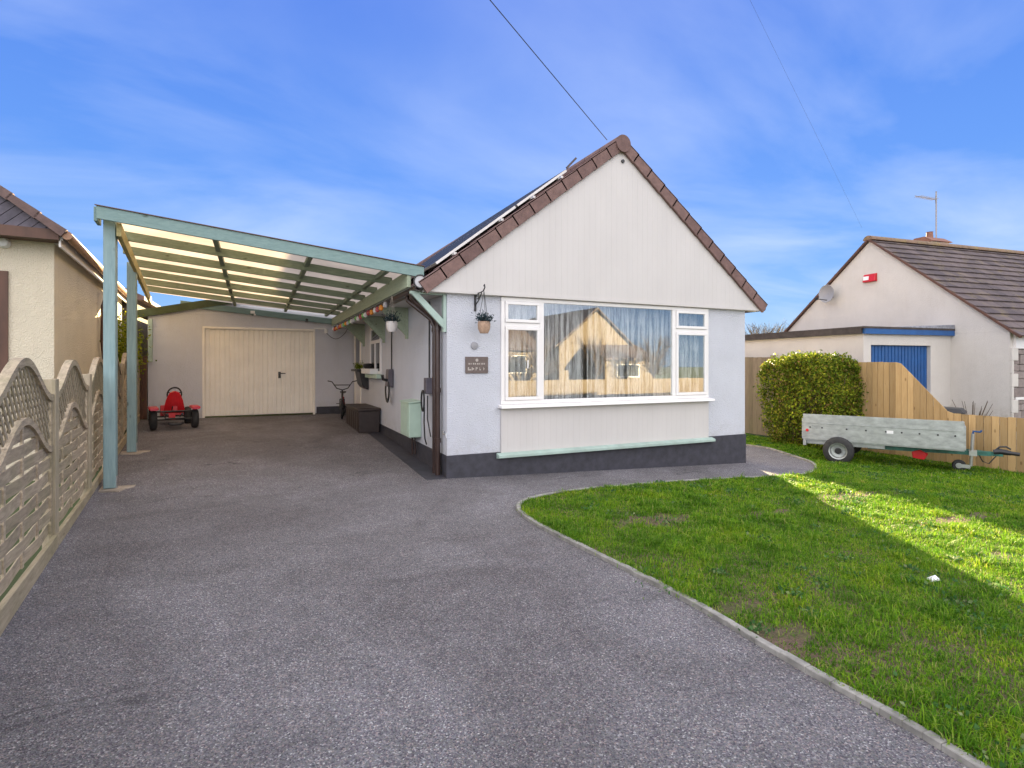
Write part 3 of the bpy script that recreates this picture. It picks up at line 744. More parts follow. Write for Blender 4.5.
# posts
P1 = (-3.97, .98); P2 = (-4.19, 3.52)
for (px_, py_) in (P1, P2):
    z0 = g(px_, py_)
    m_ = MB(); w = .062; m_.box(px_-w, px_+w, py_-w, py_+w, z0+.02, topz(px_, py_)-(.05 if py_ < 2 else .14))
    po = m_.build('post', 'teal', car, bevel=.006)
    m_ = MB(); m_.prism([(px_+rr*math.cos(t_), py_+rr*.72*math.sin(t_)) for t_, rr in [(2*math.pi*k/11, .24+.06*math.sin(k*2.3)) for k in range(11)]], 'z', z0-.03, z0+.012)
    m_.build('footing', 'concrete', po)
    for s_ in (-1, 1): MB().box(px_+s_*.064-.004, px_+s_*.064+.004, py_-.03, py_+.03, z0+.0, z0+.16).build('post_shoe', 'steel', po)
# left long beam, right long beam
mb = MB(); A = Vector((-3.86, .85)); B = Vector((-4.60, 7.95)); plank(mb, A, B, .05, topz(*A)-.29, topz(*A)-.13, topz(*B)-.30, topz(*B)-.15); mb.build('side_beam', 'sunlitbeam', car, bevel=.004)
mb = MB(); A = Vector((-.52, .02)); B = Vector((-.54, 7.98)); plank(mb, A, B, .05, 2.585, 2.80, 2.575, 2.78); mb.build('wall_beam', 'sagebeam', car, bevel=.004)
# ledger
mb = MB(); plank(mb, Vector((-.5, 7.965)), Vector((-4.0, 7.965)), .05, 2.62, 2.77, topz(-4.0, 8)-.22, topz(-4.0, 8)-.08); mb.build('ledger', 'tealx', car, bevel=.004)
# joists
def lineat(k):     # k 0..1 front to back
    return FR.lerp(Vector((-.50, 7.9)), k)+Vector((.0, 0)), FL.lerp(Vector((-4.62, 7.9)), k)
NJ = 7
for i in range(1, NJ):
    a, b = lineat(i/NJ); b = Vector((fx(b.y)+.10 if b.y > 1 else b.x, b.y)); a = Vector((-.50, a.y))
    mb = MB(); plank(mb, a, b, .045, topz(*a)-.125, topz(*a)-.02, topz(*b)-.145, topz(*b)-.02)
    mb.build('joist', 'mintdark', car, bevel=.003)
for X in (-2.84, -1.70, -.72):
    mb = MB()
    for i in range(NJ):
        pa, pb = lineat(i/NJ), lineat((i+1)/NJ)
        def yat(l): t = (X-l[0].x)/(l[1].x-l[0].x); return l[0].y+(l[1].y-l[0].y)*t
        ya, yb = yat(pa)+.03, yat(pb)-.03
        plank(mb, Vector((X, ya)), Vector((X, yb)), .06, topz(X, ya)-.085, topz(X, ya)-.022, topz(X, yb)-.085, topz(X, yb)-.022)
    mb.build('glazing_bar', 'mintdark', car)
# roof sheets: four, each between bars
bars = [-.42, -.72, -1.70, -2.84, None]
def xl(y): return (FL.x if y < 1.2 else fx(y)+.06)-.02
for q in range(4):
    vs = []; fs = []; n = 8
    for i in range(n+1):
        for s_ in range(2):
            k = i/n
            x = bars[q+s_] if bars[q+s_] is not None else None
            l0, l1 = lineat(k)
            if x is None: x = l1.x if k < .13 else max(l1.x, fx(l1.y)+.04)
            t = (x-l0.x)/(l1.x-l0.x); y = l0.y+(l1.y-l0.y)*t
            if i == 0: y += .02
            sx = .003 if s_ == 0 else -.003
            vs += [(x-sx, y, topz(x, y)-.018), (x-sx, y, topz(x, y)-.008)]
    for i in range(n):
        o_ = i*4
        fs += [(o_, o_+4, o_+6, o_+2), (o_+1, o_+3, o_+7, o_+5)]
        fs += [(o_, o_+1, o_+5, o_+4), (o_+2, o_+6, o_+7, o_+3)]
    fs += [(0, 2, 3, 1), (n*4, n*4+1, n*4+3, n*4+2)]
    mb = MB(); mb.add(vs, fs); mb.build('roof_sheet', 'poly', car)
# wall brackets carrying the wall beam
def bracket(y, solid):
    m_ = MB()
    m_.box(-.50, -.0, y-.03, y+.03, 2.505, 2.54)
    m_.box(-.045, -.003, y-.045, y+.03, 2.0, 2.505)
    m_.bar((-.46, y-.03, 2.49), (-.04, y-.03, 2.09), .03, .085, (0, 1, 0)) if False else m_.hexa(
        [(-.50, y-.045, 2.50), (-.40, y-.045, 2.50), (-.40, y+.0, 2.50), (-.50, y, 2.50), (-.50+.0, y-.045, 2.503), (-.40, y-.045, 2.503), (-.40, y, 2.503), (-.5, y, 2.503)])
    m_.add([(-.49, y-.05, 2.503), (-.38, y-.05, 2.503), (-.045, y-.05, 2.17), (-.045, y-.05, 2.05), (-.49, y-.005, 2.503), (-.38, y-.005, 2.503), (-.045, y-.005, 2.17), (-.045, y-.005, 2.05)],
           [(0, 1, 2, 3), (7, 6, 5, 4), (0, 4, 5, 1), (1, 5, 6, 2), (2, 6, 7, 3), (3, 7, 4, 0)])
    if solid:
        m_.add([(-.40, y-.035, 2.50), (-.045, y-.035, 2.50), (-.045, y-.035, 2.14), (-.40, y-.012, 2.50), (-.045, y-.012, 2.50), (-.045, y-.012, 2.14)],
               [(0, 1, 2), (5, 4, 3), (0, 3, 4, 1), (1, 4, 5, 2), (2, 5, 3, 0)])
    m_.build('bracket', 'mint' if not solid else 'sagebeam', car, bevel=.003)
bracket(.06, False); bracket(2.13, True); bracket(4.0, True); bracket(6.3, True)
mb = MB(); mb.box(GL+.02, GL+.10, GY-.09, GY-.01, 1.62, 2.62); mb.build('wall_post', 'mint', car, bevel=.004)
# string lights along the wall beam
sl = thing('string_lights', 'festoon cable of coloured bulbs hung along the sage carport beam', 'string lights', (-.55, 5.0, 2.55))
pts = [(-.56, 7.6-.1*k*1.0, 2.535-.022*abs(math.sin(k*.7))) for k in range(67)]
mb = MB(); mb.tube(pts, .012, 6); mb.build('wire', 'black', sl)
bc = [basic('bulb_'+nm, c, .25, var=.05) for nm, c in (('white', (.7, .68, .66)), ('orange', (.8, .28, .03)), ('green', (.2, .5, .15)), ('red', (.45, .08, .08)), ('clear', (.5, .48, .5)))]
for k in range(24):
    p = pts[int(k*2.7)+1]
    MB().lathe([(0, -.095), (.028, -.082), (.038, -.052), (.028, -.018), (.014, 0), (0, 0)], (p[0]-.005, p[1], p[2]-.012), 'z', 10).build('bulb', bc[(k*3+k//4) % 5], sl, smooth=True)
for k in range(9):
    p = pts[3+k*6]; q = MB(); q.lathe([(0, -.03), (.028, -.03), (.028, .03), (0, .03)], (p[0]+.01, p[1], p[2]-.01), 'z', 8); q.build('bulb_holder', 'black', sl)

# hanging baskets
def basket(cx, cy, ztop, hook, potmat, leafm, label, r=.085, h=.13, rope='rope'):
    t = thing('hanging_basket', label, 'hanging basket', (cx, cy, ztop-h), 0)
    MB().lathe([(0, 0), (r*.62, 0), (r*.92, h*.35), (r, h*.75), (r*.93, h), (r*.8, h), (r*.78, h*.8), (0, h*.8)], (cx, cy, ztop-h), 'z', 20).build('pot', potmat, t, smooth=True)
    m_ = MB()
    for k in range(3):
        a_ = 2*math.pi*k/3+.4; m_.tube([(cx+r*.95*math.cos(a_), cy+r*.95*math.sin(a_), ztop-h*.2), hook], .0035, 5)
    m_.build('cord', rope, t)
    n = 420; P = np.column_stack([rng.normal(0, r*.62, n)+cx, rng.normal(0, r*.62, n)+cy, ztop+np.abs(rng.normal(0, .055, n))-.01])
    attach(leaves(P, .05, leafm, 'foliage', .9, .22), t)
basket(-.53, 1.0, 2.20, (-.53, 1.0, 2.60), 'whitepot', 'lavleaf', 'white pot of dark foliage hanging from the carport beam', .085, .155)
basket(.44, -.26, 2.14, (.44, -.26, 2.56), 'terracotta', 'lavleaf', 'tan pot of dark foliage hanging from an iron bracket left of the window', .088, .16, 'black')
t = thing('basket_bracket', 'black wrought iron scroll bracket on the white pillar left of the window', 'bracket', (.41, 0, 2.3))
m_ = MB(); m_.box(.395, .425, -.014, -.001, 2.30, 2.56); m_.build('back_plate', 'black', t)
m_ = MB(); m_.tube([(.41, -.01, 2.545), (.43, -.12, 2.545), (.44, -.24, 2.56), (.44, -.29, 2.60), (.44, -.275, 2.64), (.44, -.255, 2.62)], .009, 6)
m_.tube([(.41, -.01, 2.38), (.425, -.09, 2.44), (.435, -.19, 2.54)], .008, 6)
m_.tube([(.42, -.08+.035*math.cos(a_), 2.50+.035*math.sin(a_)) for a_ in [k*.5 for k in range(12)]], .006, 5); m_.build('arm', 'black', t, smooth=True)
o = MB().lathe([(0, 0), (.055, 0), (.05, -.02), (0, -.03)], (.40, 0, 1.82), 'y', 20).build('wall_vent', 'grey', smooth=True)
rebase(o, (.40, 0, 1.82)); single(o, 'small round grey vent cover above the house name plaque', 'vent')

# plaque
pq = thing('name_plaque', 'brown house name plaque with pale lettering on the pillar by the window', 'sign', (.43, 0, 1.55))
MB().box(.262, .600, -.022, -.001, 1.435, 1.665).build('plate', 'signwood', pq, bevel=.003)
def text(body, x, y, z, size, mat, parent, name='lettering', rot=(R(90), 0, 0), ext=.001):
    cu = bpy.data.curves.new(name, 'FONT'); cu.body = body; cu.size = size; cu.extrude = ext; cu.align_x = 'CENTER'; cu.align_y = 'CENTER'
    tmp = bpy.data.objects.new(name, cu); C.objects.link(tmp)
    dg = bpy.context.evaluated_depsgraph_get(); me = bpy.data.meshes.new_from_object(tmp.evaluated_get(dg))
    bpy.data.objects.remove(tmp)
    me.transform(Matrix.Translation((x, y, z)) @ Matrix.Rotation(rot[2], 4, 'Z') @ Matrix.Rotation(rot[0], 4, 'X'))
    me.materials.clear(); me.materials.append(M[mat])
    o = bpy.data.objects.new(name, me); C.objects.link(o)
    if parent is not None: attach(o, parent)
    return o
TEXT_PLAQUE = True

# EV charger, second socket box, meter box, tap, cables
ch = thing('charging_unit', 'dark wall charger with a coiled cable left of the green meter box', 'charger', (0, 3.3, 1.2))
MB().prism([(-.12, 1.15), (-.01, 1.12), (-.01, 1.47), (-.10, 1.47)], 'y', 3.18, 3.42).build('housing', 'clothes', ch, bevel=.01)
m_ = MB(); 
for rr in (.13, .15, .17): m_.tube([(-.10-.01*rr, 3.30+rr*math.cos(a_)*1.0, 1.06+rr*1.3*math.sin(a_)) for a_ in [2*math.pi*k/22 for k in range(22)]], .011, 6, True)
m_.build('cable', 'black', ch, smooth=True)
MB().tube([(-.12, 3.22, 1.26), (-.2, 3.2, 1.28), (-.22, 3.18, 1.36)], .028, 8).build('plug', 'black', ch)
MB().tube([(-.02, 3.3, 1.47), (-.02, 3.3, 2.5)], .011, 6).build('conduit', 'black', ch)
ch = thing('cable_reel', 'purple grey wall box with black hose loops beside the brown downpipe', 'cable box', (0, .75, 1.2))
MB().box(-.10, -.0, .66, .80, 1.12, 1.36).build('housing', 'clothes', ch, bevel=.008)
m_ = MB(); m_.tube([(-.13, .74+.075*math.cos(a_), 1.02+.15*math.sin(a_)) for a_ in [2*math.pi*k/18 for k in range(18)]], .014, 6, True)
m_.tube([(-.1, .76, .93), (-.1, .78, .7), (-.08, .80, .45), (-.05, .82, .36)], .011, 6)
m_.tube([(-.08, .66, 1.1), (-.07, .70, .75), (-.05, .60, .5)], .009, 6)
m_.build('hose', 'black', ch, smooth=True)
MB().tube([(-.02, .78, 1.36), (-.02, .78, 2.5)], .011, 6).build('conduit', 'black', ch)
mx = thing('meter_box', 'pale sage green meter box fixed low on the side wall', 'meter box', (-.1, 1.55, .41))
MB().box(-.20, -.0, 1.27, 1.83, .41, .95).build('cabinet', 'sage_box', mx, bevel=.012)
MB().prism([(-.215, .945), (.0, .965), (.0, .99), (-.215, .965)], 'y', 1.255, 1.845).build('lid', 'sage_box', mx, bevel=.004)
MB().box(-.206, -.2005, 1.33, 1.77, .46, .90).build('door', 'sage_box', mx, bevel=.002)
m_ = MB(); m_.tube([(-.06, 1.6, .41), (-.06, 1.6, .10)], .018, 8); m_.tube([(-.06, 1.45, .41), (-.05, 1.45, .12)], .011, 8); m_.build('pipe', 'brown', mx)
o = MB(); o.tube([(-.02, .10, .60), (-.02, .06, .60), (-.02, -.0, .60)], .014, 8); o.tube([(-.02, -.03, .56), (-.02, -.02, .62)], .011, 8); o.lathe([(0, 0), (.02, 0), (.02, .02), (0, .02)], (-.02, .10, .62), 'z', 10)
o = o.build('garden_tap', 'steel', smooth=True); rebase(o, (-.02, .05, .6)); single(o, 'small metal garden tap by the downpipe near the house corner', 'tap')

# wall planter and things on the sill
pl = thing('wall_planter', 'dark wall hung planter with a green plant beside the side window', 'planter', (-.15, 6.05, 1.1))
MB().prism([(-.10, 1.02), (-.02, .98), (-.01, 1.40), (-.22, 1.40), (-.16, 1.10)], 'y', 5.72, 6.35).build('trough', 'black', pl, bevel=.01)
MB().box(-.28, -.0, 5.66, 6.55, 1.40, 1.45).build('shelf', 'black', pl, bevel=.004)
P = np.column_stack([rng.normal(-.14, .05, 420), rng.normal(6.2, .13, 420), 1.46+np.abs(rng.normal(0, .06, 420))])
attach(leaves(P, .05, 'hedgeleaf', 'foliage', .9, .3), pl)
o = MB().box(-.20, -.02, 4.55, 5.6, 1.357, 1.47).build('white_box', 'white', bevel=.01); rebase(o, (-.1, 5.07, 1.357)); single(o, 'long white trough standing on the outer sill of side window', 'box')
o = MB(); o.lathe([(0, 0), (.09, 0), (.13, .07), (.10, .11), (0, .12)], (-.11, 5.15, 1.47), 'z', 14); o = o.build('bowl', 'black', smooth=True); rebase(o, (-.11, 5.15, 1.47)); single(o, 'black rounded bowl on the white trough at side window', 'bowl')

# storage chest
cb = g(-.3, 5)+.0
cs = thing('storage_chest', 'long dark brown resin storage chest against the side wall', 'storage chest', (-.26, 5.15, g(-.3, 4.3)))
z0 = g(-.3, 4.3); 
m_ = MB(); m_.hexa([(-.46, 4.33, z0), (-.04, 4.33, z0), (-.04, 5.98, z0+.05), (-.46, 5.98, z0+.05), (-.47, 4.32, .60), (-.03, 4.32, .60), (-.03, 5.99, .60), (-.47, 5.99, .60)]); m_.build('body', 'chest', cs, bevel=.012)
m_ = MB(); m_.prism([(4.29, .60), (6.02, .60), (6.02, .645), (4.32, .66), (4.29, .64)], 'x', -.50, -.02); m_.build('lid', 'chest', cs, bevel=.012)
m_ = MB()
for k in range(6): m_.box(-.478, -.47, 4.38+k*.27, 4.60+k*.27, .20, .56)
m_.build('side_panelling', 'chest', cs, bevel=.004)

def wheel(parent, c, R_, w, axis, tyremat='rubber', rimmat='steel', spokes=0, rt=.28, hubr=.12, name='wheel'):
    """tyre + rim + hub; axis 'x' or 'y' in the thing's LOCAL frame"""
    m_ = MB(); prof = []; k = 12; r0 = R_*(1-rt)
    for i in range(k+1):
        t = math.pi*i/k; prof.append((r0+(R_-r0)*math.sin(t)**.55, -w/2*math.cos(t)))
    prof = [(r0*.98, -w*.42)]+prof+[(r0*.98, w*.42)]
    vs = []; n = 40; fs = []
    for r_, h in prof:
        for q in range(n):
            t = 2*math.pi*q/n; a_, b_ = r_*math.cos(t), r_*math.sin(t)
            vs.append((c[0]+h, c[1]+a_, c[2]+b_) if axis == 'x' else (c[0]+a_, c[1]+h, c[2]+b_))
    mm = len(prof)
    for i in range(mm):
        for q in range(n): fs.append((i*n+q, i*n+(q+1) % n, ((i+1) % mm)*n+(q+1) % n, ((i+1) % mm)*n+q))
    m_.add(vs, fs); wo = m_.build(name, tyremat, parent, smooth=True, world=False)
    m_ = MB()
    if spokes:
        for k in range(spokes):
            t = 2*math.pi*k/spokes; e = (r0*.97*math.cos(t), r0*.97*math.sin(t))
            p = (c[0], c[1]+e[0], c[2]+e[1]) if axis == 'x' else (c[0]+e[0], c[1], c[2]+e[1])
            m_.tube([c, p], .004 if spokes > 6 else .012, 5)
        m_.lathe([(r0*.90, -w*.3), (r0*.99, -w*.35), (r0*.99, w*.35), (r0*.90, w*.3)], c, axis, 32)
    else:
        m_.lathe([(0, -w*.18), (r0*.30, -w*.2), (r0*.42, -w*.05), (r0*.75, -w*.10), (r0*.88, -w*.36), (r0*.99, -w*.40), (r0*.99, w*.40), (r0*.88, w*.36), (r0*.75, w*.1), (r0*.42, w*.05), (r0*.3, w*.2), (0, w*.18)], c, axis, 32)
    m_.build('rim', rimmat, wo, smooth=True, world=False)
    m_ = MB(); m_.lathe([(0, -w*.45), (R_*hubr*.8, -w*.45), (R_*hubr, -w*.3), (R_*hubr, w*.3), (R_*hubr*.8, w*.45), (0, w*.45)], c, axis, 16)
    m_.build('hub', 'black', wo, world=False)
    return wo

# ------------------------------------------------------------------ BMX bike (local: x forward)
bk = thing('child_bicycle', 'small red and black BMX bicycle parked behind the storage chest', 'bicycle', (-.42, 6.95, g(-.4, 6.9)), R(-100))
wheel(bk, (-.38, 0, .25), .25, .05, 'y', spokes=20, rt=.16); wheel(bk, (.42, 0, .25), .25, .05, 'y', spokes=20, rt=.16)
m_ = MB(); S_ = (-.15, 0, .52); HD = (.28, 0, .60); BB = (-.05, 0, .27)
for a_, b_ in ((S_, HD), (BB, HD), (S_, BB), (BB, (-.38, .05, .25)), (BB, (-.38, -.05, .25)), (S_, (-.38, .05, .25)), (S_, (-.38, -.05, .25))): m_.tube([a_, b_], .016, 8)
m_.build('frame', 'red', bk, smooth=True, world=False)
m_ = MB(); m_.tube([(.27, 0, .66), (.33, 0, .48)], .02, 8)
for s_ in (-1, 1): m_.tube([(.33, s_*.05, .48), (.42, s_*.05, .25)], .014, 8)
m_.tube([(.33, -.05, .48), (.33, .05, .48)], .014, 8); m_.build('fork', 'black', bk, world=False)
m_ = MB(); m_.tube([(.20, -.34, .92), (.24, -.24, .90), (.25, -.13, .74), (.26, 0, .70), (.25, .13, .74), (.24, .24, .90), (.20, .34, .92)], .013, 8); m_.tube([(.245, -.19, .82), (.245, .19, .82)], .011, 8)
m_.tube([(.27, 0, .64), (.26, 0, .71)], .018, 8); m_.build('handlebar', 'black', bk, smooth=True, world=False)
m_ = MB(); m_.hexa([(-.28, -.07, .60), (-.04, -.02, .60), (-.04, .02, .60), (-.28, .07, .60), (-.28, -.08, .65), (-.03, -.02, .635), (-.03, .02, .635), (-.28, .08, .65)]); m_.tube([(-.15, 0, .50), (-.16, 0, .61)], .014, 8); m_.build('saddle', 'black', bk, bevel=.008, world=False)
m_ = MB(); m_.tube([(-.05, -.07, .27), (-.05, .07, .27)], .03, 10); m_.tube([(-.05, .07, .27), (.06, .08, .20), (.06, .16, .20)], .010, 6); m_.tube([(-.05, -.07, .27), (-.16, -.08, .34), (-.16, -.16, .34)], .010, 6); m_.build('crank', 'black', bk, world=False)

# ------------------------------------------------------------------ pedal go-kart (local: y forward = away from the camera)
gk = thing('pedal_go_kart', 'red pedal go-kart with black wheels parked before the garage wall', 'go-kart', (-3.93, 6.25, g(-4, 6.2)), R(12))
for (x_, y_) in ((-.42, -.10), (.42, -.10), (-.38, .85), (.38, .85)):
    wheel(gk, (x_, y_, .19), .19, .15, 'x', rimmat='black', rt=.38, hubr=.2)
m_ = MB(); m_.tube([(-.36, -.1, .19), (.36, -.1, .19)], .018, 8); m_.tube([(-.33, .85, .19), (.33, .85, .19)], .016, 8)
m_.tube([(-.15, -.22, .30), (-.16, .3, .22), (-.10, 1.0, .22)], .022, 8); m_.tube([(.15, -.22, .30), (.16, .3, .22), (.10, 1.0, .22)], .022, 8)
m_.tube([(-.38, -.28, .36), (-.2, -.30, .36), (.2, -.30, .36), (.38, -.28, .36)], .016, 8); m_.tube([(-.2, -.30, .22), (.2, -.30, .22)], .016, 8)
for s_ in (-.2, .2): m_.tube([(s_, -.30, .20), (s_, -.30, .37)], .012, 8)
m_.tube([(-.14, -.30, .13), (-.08, -.33, .11), (.10, -.33, .11), (.16, -.30, .13)], .028, 8)
m_.build('frame', 'black', gk, smooth=True, world=False)
m_ = MB()
def ring(pts): return pts
# seat back shell with a slot
def shell(z): t = (z-.32)/.42; return .19*(1-.42*max(0, t-.25)**1.3)
rows = [(.30, .20, .02), (.36, .215, -.08), (.45, .20, -.12), (.56, .175, -.15), (.66, .13, -.17), (.72, .09, -.18), (.745, .03, -.18)]
for (zA, wA, yA), (zB, wB, yB) in zip(rows, rows[1:]):
    segs = [(-1, -.28), (.28, 1)] if .34 < (zA+zB)/2 < .46 else [(-1, 1)]
    for s0, s1 in segs:
        xs_ = [s0+(s1-s0)*k/6 for k in range(7)]
        for x0_, x1_ in zip(xs_, xs_[1:]):
            def Q(x, w, y, z, o): return (x*w, y+.06*x*x+o, z)
            m_.hexa([Q(x0_, wA, yA, zA, -.02), Q(x1_, wA, yA, zA, -.02), Q(x1_, wA, yA, zA, .02), Q(x0_, wA, yA, zA, .02), Q(x0_, wB, yB, zB, -.02), Q(x1_, wB, yB, zB, -.02), Q(x1_, wB, yB, zB, .02), Q(x0_, wB, yB, zB, .02)])
m_.box(-.2, .2, -.05, .32, .27, .31); m_.build('seat', 'red', gk, smooth=True, world=False)
for s_ in (-1, 1):
    m_ = MB(); pr = [(-.33+.0, .30)]; 
    m_.hexa([(s_*.42-.10, -.32, .395), (s_*.42+.10, -.32, .395), (s_*.42+.10, .10, .40), (s_*.42-.10, .10, .40), (s_*.42-.09, -.30, .44), (s_*.42+.09, -.30, .44), (s_*.42+.09, .08, .45), (s_*.42-.09, .08, .45)])
    fo = m_.build('mudguard', 'red', gk, bevel=.012, world=False)
    MB().box(s_*.42-.07, s_*.42+.07, -.333, -.318, .385, .43).build('reflector', 'pink', fo, world=False)
m_ = MB(); cc = Vector((0.05, .42, .66)); 
m_.tube([cc+Vector((.15*math.cos(t), -.055*math.sin(t), .14*math.sin(t))) for t in [2*math.pi*k/24 for k in range(24)]], .017, 8, True)
m_.tube([cc, (0.03, .8, .3)], .015, 8); 
for t in (0.3, 2.8, 4.7): m_.tube([cc, cc+Vector((.15*math.cos(t), -.055*math.sin(t), .14*math.sin(t)))], .012, 6)
m_.build('steering_wheel', 'black', gk, smooth=True, world=False)
m_ = MB(); m_.box(-.17, .17, .55, 1.08, .24, .27); m_.prism([(.95, .18), (1.15, .18), (1.15, .34), (1.0, .42)], 'x', -.2, .2); m_.build('front_fairing', 'red', gk, bevel=.01, world=False)
m_ = MB(); m_.box(-.13, .0, -.29, -.27, .20, .33); m_.build('number_board', 'red', gk, world=False)
gk.scale = (.88, .9, 1.06)

# ------------------------------------------------------------------ LEFT FENCE: wavy trellis-top panels
PY = [-6.98, -5.13, -3.28, -1.43, .42, 2.27, 4.12, 5.97, 7.80]
fdir = Vector((-.102, 1)).normalized()
lf = thing('trellis_fence', 'weathered grey wavy top fence with lattice and woven slats along the drive', 'fence', (fx(0)-.03, 0, 0))
def fpos(y, off=0): return Vector((fx(y)-.05+off, y))
def wave(u, lo, hi): return lo+(hi-lo)*(.5-.5*math.cos(2*math.pi*u))**1.0
for i, y in enumerate(PY):
    c_ = fpos(y); z0 = g(c_.x, y); m_ = MB(); m_.box(c_.x-.045, c_.x+.045, y-.045, y+.045, z0-.05, z0+1.435)
    m_.build('post', 'fencez', lf, bevel=.004)
for i in range(len(PY)-1):
    ya, yb = PY[i]+.047, PY[i+1]-.047; L = yb-ya
    def PP(u, off, z):
        y = ya+u*L; return (fx(y)-.05+off, y, g(fx(y), y)+z)
    pan = MB()
    # side stiles
    for u0, u1 in ((0, .022), (.978, 1)):
        pan.hexa([PP(u0, -.02, .16), PP(u1, -.02, .16), PP(u1, .02, .16), PP(u0, .02, .16), PP(u0, -.02, 1.30), PP(u1, -.02, 1.30), PP(u1, .02, 1.30), PP(u0, .02, 1.30)])
    # battens
    for u in (.25, .5, .75):
        zt = wave(u, .90, 1.20)-.01
        pan.hexa([PP(u-.012, -.006, .17), PP(u+.012, -.006, .17), PP(u+.012, .010, .17), PP(u-.012, .010, .17), PP(u-.012, -.006, zt), PP(u+.012, -.006, zt), PP(u+.012, .010, zt), PP(u-.012, .010, zt)])
    # woven slats
    nrow = 10; hh = .086; pitch = .107
    for r_ in range(nrow):
        zb = .175+r_*pitch
        K = 32; prev = None
        for k in range(K):
            u0, u1 = .02+.96*k/K, .02+.96*(k+1)/K
            um = (u0+u1)/2; zt0 = wave(u0, .89, 1.19)-.02; zt1 = wave(u1, .89, 1.19)-.02
            if min(zt0, zt1) < zb+.01: continue
            ta, tb = min(zb+hh, zt0), min(zb+hh, zt1)
            ph = 1 if r_ % 2 else -1
            o0 = .002+ph*.007*math.cos(math.pi*(u0*4)); o1 = .002+ph*.007*math.cos(math.pi*(u1*4))
            pan.hexa([PP(u0, o0-.004, zb), PP(u1, o1-.004, zb), PP(u1, o1+.004, zb), PP(u0, o0+.004, zb), PP(u0, o0-.004, ta), PP(u1, o1-.004, tb), PP(u1, o1+.004, tb), PP(u0, o0+.004, ta)])
    # merge slat pieces so one slat is one island
    po = pan.build('panel', 'fence', lf)
    cap = MB()
    for (lo, hi, w_, t_) in ((1.31, 1.60, .055, .06), (.89, 1.19, .05, .055)):
        K = 28; ring_ = []
        for k in range(K):
            u0, u1 = k/K, (k+1)/K
            za, zb_ = wave(u0, lo, hi), wave(u1, lo, hi)
            cap.hexa([PP(u0, -t_/2, za-w_), PP(u1, -t_/2, zb_-w_), PP(u1, t_/2, zb_-w_), PP(u0, t_/2, za-w_), PP(u0, -t_/2, za), PP(u1, -t_/2, zb_), PP(u1, t_/2, zb_), PP(u0, t_/2, za)])
    import bmesh
    co = cap.build('wavy_rail', 'fence', po)
    bm = bmesh.new(); bm.from_mesh(co.data); bmesh.ops.remove_doubles(bm, verts=bm.verts, dist=1e-4); bm.to_mesh(co.data); bm.free()
    bm = bmesh.new(); bm.from_mesh(po.data); bmesh.ops.remove_doubles(bm, verts=bm.verts, dist=1e-4); bm.to_mesh(po.data); bm.free()
    lat = MB(); sp = .10/L
    for sgn, off in ((1, -.006), (-1, .006)):
        for k in range(-10, 34):
            # diagonal lath from lower curve to upper curve
            u0 = k*sp*1.0; pts_ = []
            for j in range(25):
                z = .86+j*.033; u = u0+(z-.86)*.9/L if sgn > 0 else u0+.4-(z-.86)*.9/L
                if .02 < u < .98 and wave(u, .885, 1.185) < z < wave(u, 1.28, 1.57): pts_.append((u, z))
            if len(pts_) < 2: continue
            (ua, za), (ub, zb_) = pts_[0], pts_[-1]
            A_, B_ = Vector(PP(ua, off, za)), Vector(PP(ub, off, zb_))
            lat.bar(A_, B_, .022 if True else 0, .009, (1, 0, 0))
    lat.build('lattice', 'fencez', po)
    gb = MB(); gb.hexa([PP(-.02, .02, -.02), PP(1.02, .02, -.02), PP(1.02, .055, -.02), PP(-.02, .055, -.02), PP(-.02, .02, .155), PP(1.02, .02, .155), PP(1.02, .055, .155), PP(-.02, .055, .155)])
    gb.build('gravel_board', 'gravelboard', lf, bevel=.004)

# shrub and brown board gate at the far end of the fence
sh = thing('golden_shrub', 'yellow green leafy shrub behind the second carport post', 'shrub', (-4.95, 6.9, .25))
P = np.column_stack([rng.normal(-4.98, .17, 2600), rng.normal(6.9, .35, 2600), rng.normal(1.85, .33, 2600)])
P = P[P[:, 2] < 2.7]
attach(leaves(P, .07, 'shrubleaf', 'foliage', .3, .55), sh)
m_ = MB()
for k in range(7): m_.tube([(-4.95, 6.9, .25), (-4.95+random.uniform(-.1, .1), 6.9+random.uniform(-.2, .2), 1.1), (-4.97+random.uniform(-.2, .2), 6.9+random.uniform(-.4, .4), 2.0)], [.02, .014, .005], 6)
m_.build('stem', 'twig', sh)
gt = thing('board_gate', 'narrow reddish brown board panel between the wavy fence and garage', 'gate', (-4.75, 7.95, .28))
m_ = MB()
for k in range(3): m_.box(-4.92+k*.09, -4.835+k*.09, 7.86, 7.885, .30, 1.75)
m_.build('boards', 'brownwood', gt); m_ = MB(); m_.box(-4.93, -4.65, 7.887, 7.92, .5, .58); m_.box(-4.93, -4.65, 7.887, 7.92, 1.4, 1.48); m_.build('rail', 'brownwood', gt)

# ------------------------------------------------------------------ LEFT NEIGHBOUR
LRZ = R(4.7)
LC = (-4.80, 2.05, 0.1)      # right-front corner at ground: local frame x to right, y back
nb = thing('neighbour_bungalow', 'cream bungalow at far left with dark boarded gable and sunlit side wall', 'bungalow', LC, LRZ)
EH = 3.12
m_ = MB(); m_.box(-6.5, 0, 0, .25, -.3, EH); m_.box(-.25, 0, .25, 7.2, -.3, EH); m_.box(-6.5, -.25, 6.95, 7.2, -.3, EH); m_.box(-6.5, -6.25, .25, 6.95, -.3, EH)
m_.build('wall', 'cream_wall2', nb, world=False, bevel=.004)
m_ = MB(); pitch_ = .74; apx = -3.25
m_.prism([(.10, EH-.02), (-6.60, EH-.02), (apx, EH-.02+(.10-apx)*pitch_)], 'y', -.305, 7.6); 
